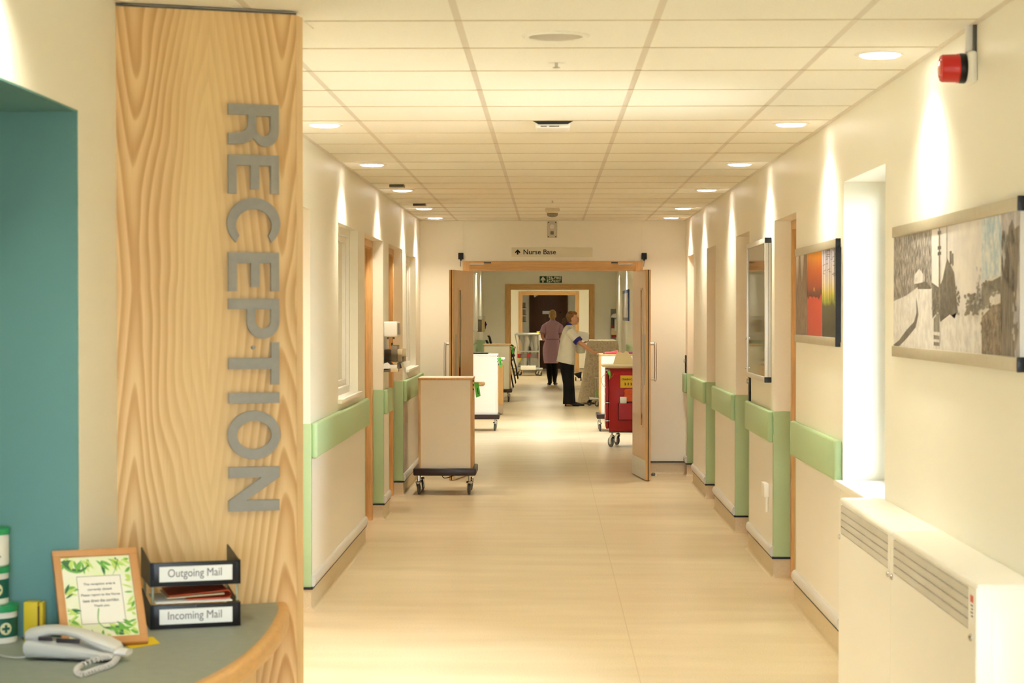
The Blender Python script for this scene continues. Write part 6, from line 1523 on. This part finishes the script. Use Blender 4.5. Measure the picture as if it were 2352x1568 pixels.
# daylight through the window (sampling portal at the pane)
l = bpy.data.lights.new('window_portal', 'AREA'); l.shape = 'RECTANGLE'; l.size = W1 - W0; l.size_y = WTOP - SILL; l.cycles.is_portal = True
o = bpy.data.objects.new('window_portal', l); C.objects.link(o); o.location = (XO + .02, (W0 + W1) / 2, (SILL + WTOP) / 2)
o.rotation_euler = (rad(90), 0, rad(90))
l = bpy.data.lights.new('entrance_portal', 'AREA'); l.shape = 'RECTANGLE'; l.size = 2.6; l.size_y = 2.3; l.cycles.is_portal = True
o = bpy.data.objects.new('entrance_portal', l); C.objects.link(o); o.location = (.04, YBK - .17, 1.17); o.rotation_euler = (rad(90), 0, 0)
w = bpy.data.worlds.new('overcast_sky'); bpy.context.scene.world = w; w.use_nodes = True
bg = w.node_tree.nodes['Background']; bg.inputs['Strength'].default_value = 34
wt = w.node_tree; tc = wt.nodes.new('ShaderNodeTexCoord'); sp = wt.nodes.new('ShaderNodeSeparateXYZ'); rp = wt.nodes.new('ShaderNodeValToRGB')   # overcast sky over duller ground
wt.links.new(tc.outputs['Generated'], sp.inputs[0]); mr = wt.nodes.new('ShaderNodeMapRange'); mr.inputs['From Min'].default_value = -1
wt.links.new(sp.outputs['Z'], mr.inputs['Value']); wt.links.new(mr.outputs[0], rp.inputs['Fac']); wt.links.new(rp.outputs['Color'], bg.inputs['Color'])
rp.color_ramp.elements[0].position = .49; rp.color_ramp.elements[0].color = (.24, .24, .22, 1); rp.color_ramp.elements[1].position = .51; rp.color_ramp.elements[1].color = (.82, .92, 1, 1)

# ================================================================== CAMERA AND RENDER LOOK
cd = bpy.data.cameras.new('camera'); cam = bpy.data.objects.new('camera', cd); C.objects.link(cam)
M = Matrix.Identity(4)
for i in range(3): M[i][0], M[i][1], M[i][2], M[i][3] = RT[i], UP[i], -FW[i], CAM[i]
cam.matrix_world = M
cd.sensor_width = 36; cd.lens = 36 * F / 2352; cd.clip_end = 200; cd.clip_start = .05
cd.dof.use_dof = True; cd.dof.focus_distance = 19; cd.dof.aperture_fstop = 8.5
sc = bpy.context.scene; sc.camera = cam
sc.view_settings.view_transform = 'Standard'; sc.view_settings.look = 'None'; sc.view_settings.gamma = 1; sc.view_settings.use_curve_mapping = False
sc.view_settings.exposure = .16
cy = sc.cycles
cy.use_light_tree = False; cy.use_denoising = True; cy.use_adaptive_sampling = True; cy.adaptive_threshold = .08; cy.adaptive_min_samples = 16
cy.max_bounces = 7; cy.diffuse_bounces = 6; cy.glossy_bounces = 3; cy.transmission_bounces = 4; cy.transparent_max_bounces = 8
cy.caustics_reflective = False; cy.caustics_refractive = False; cy.sample_clamp_indirect = 20; cy.sample_clamp_direct = 0; cy.blur_glossy = .5
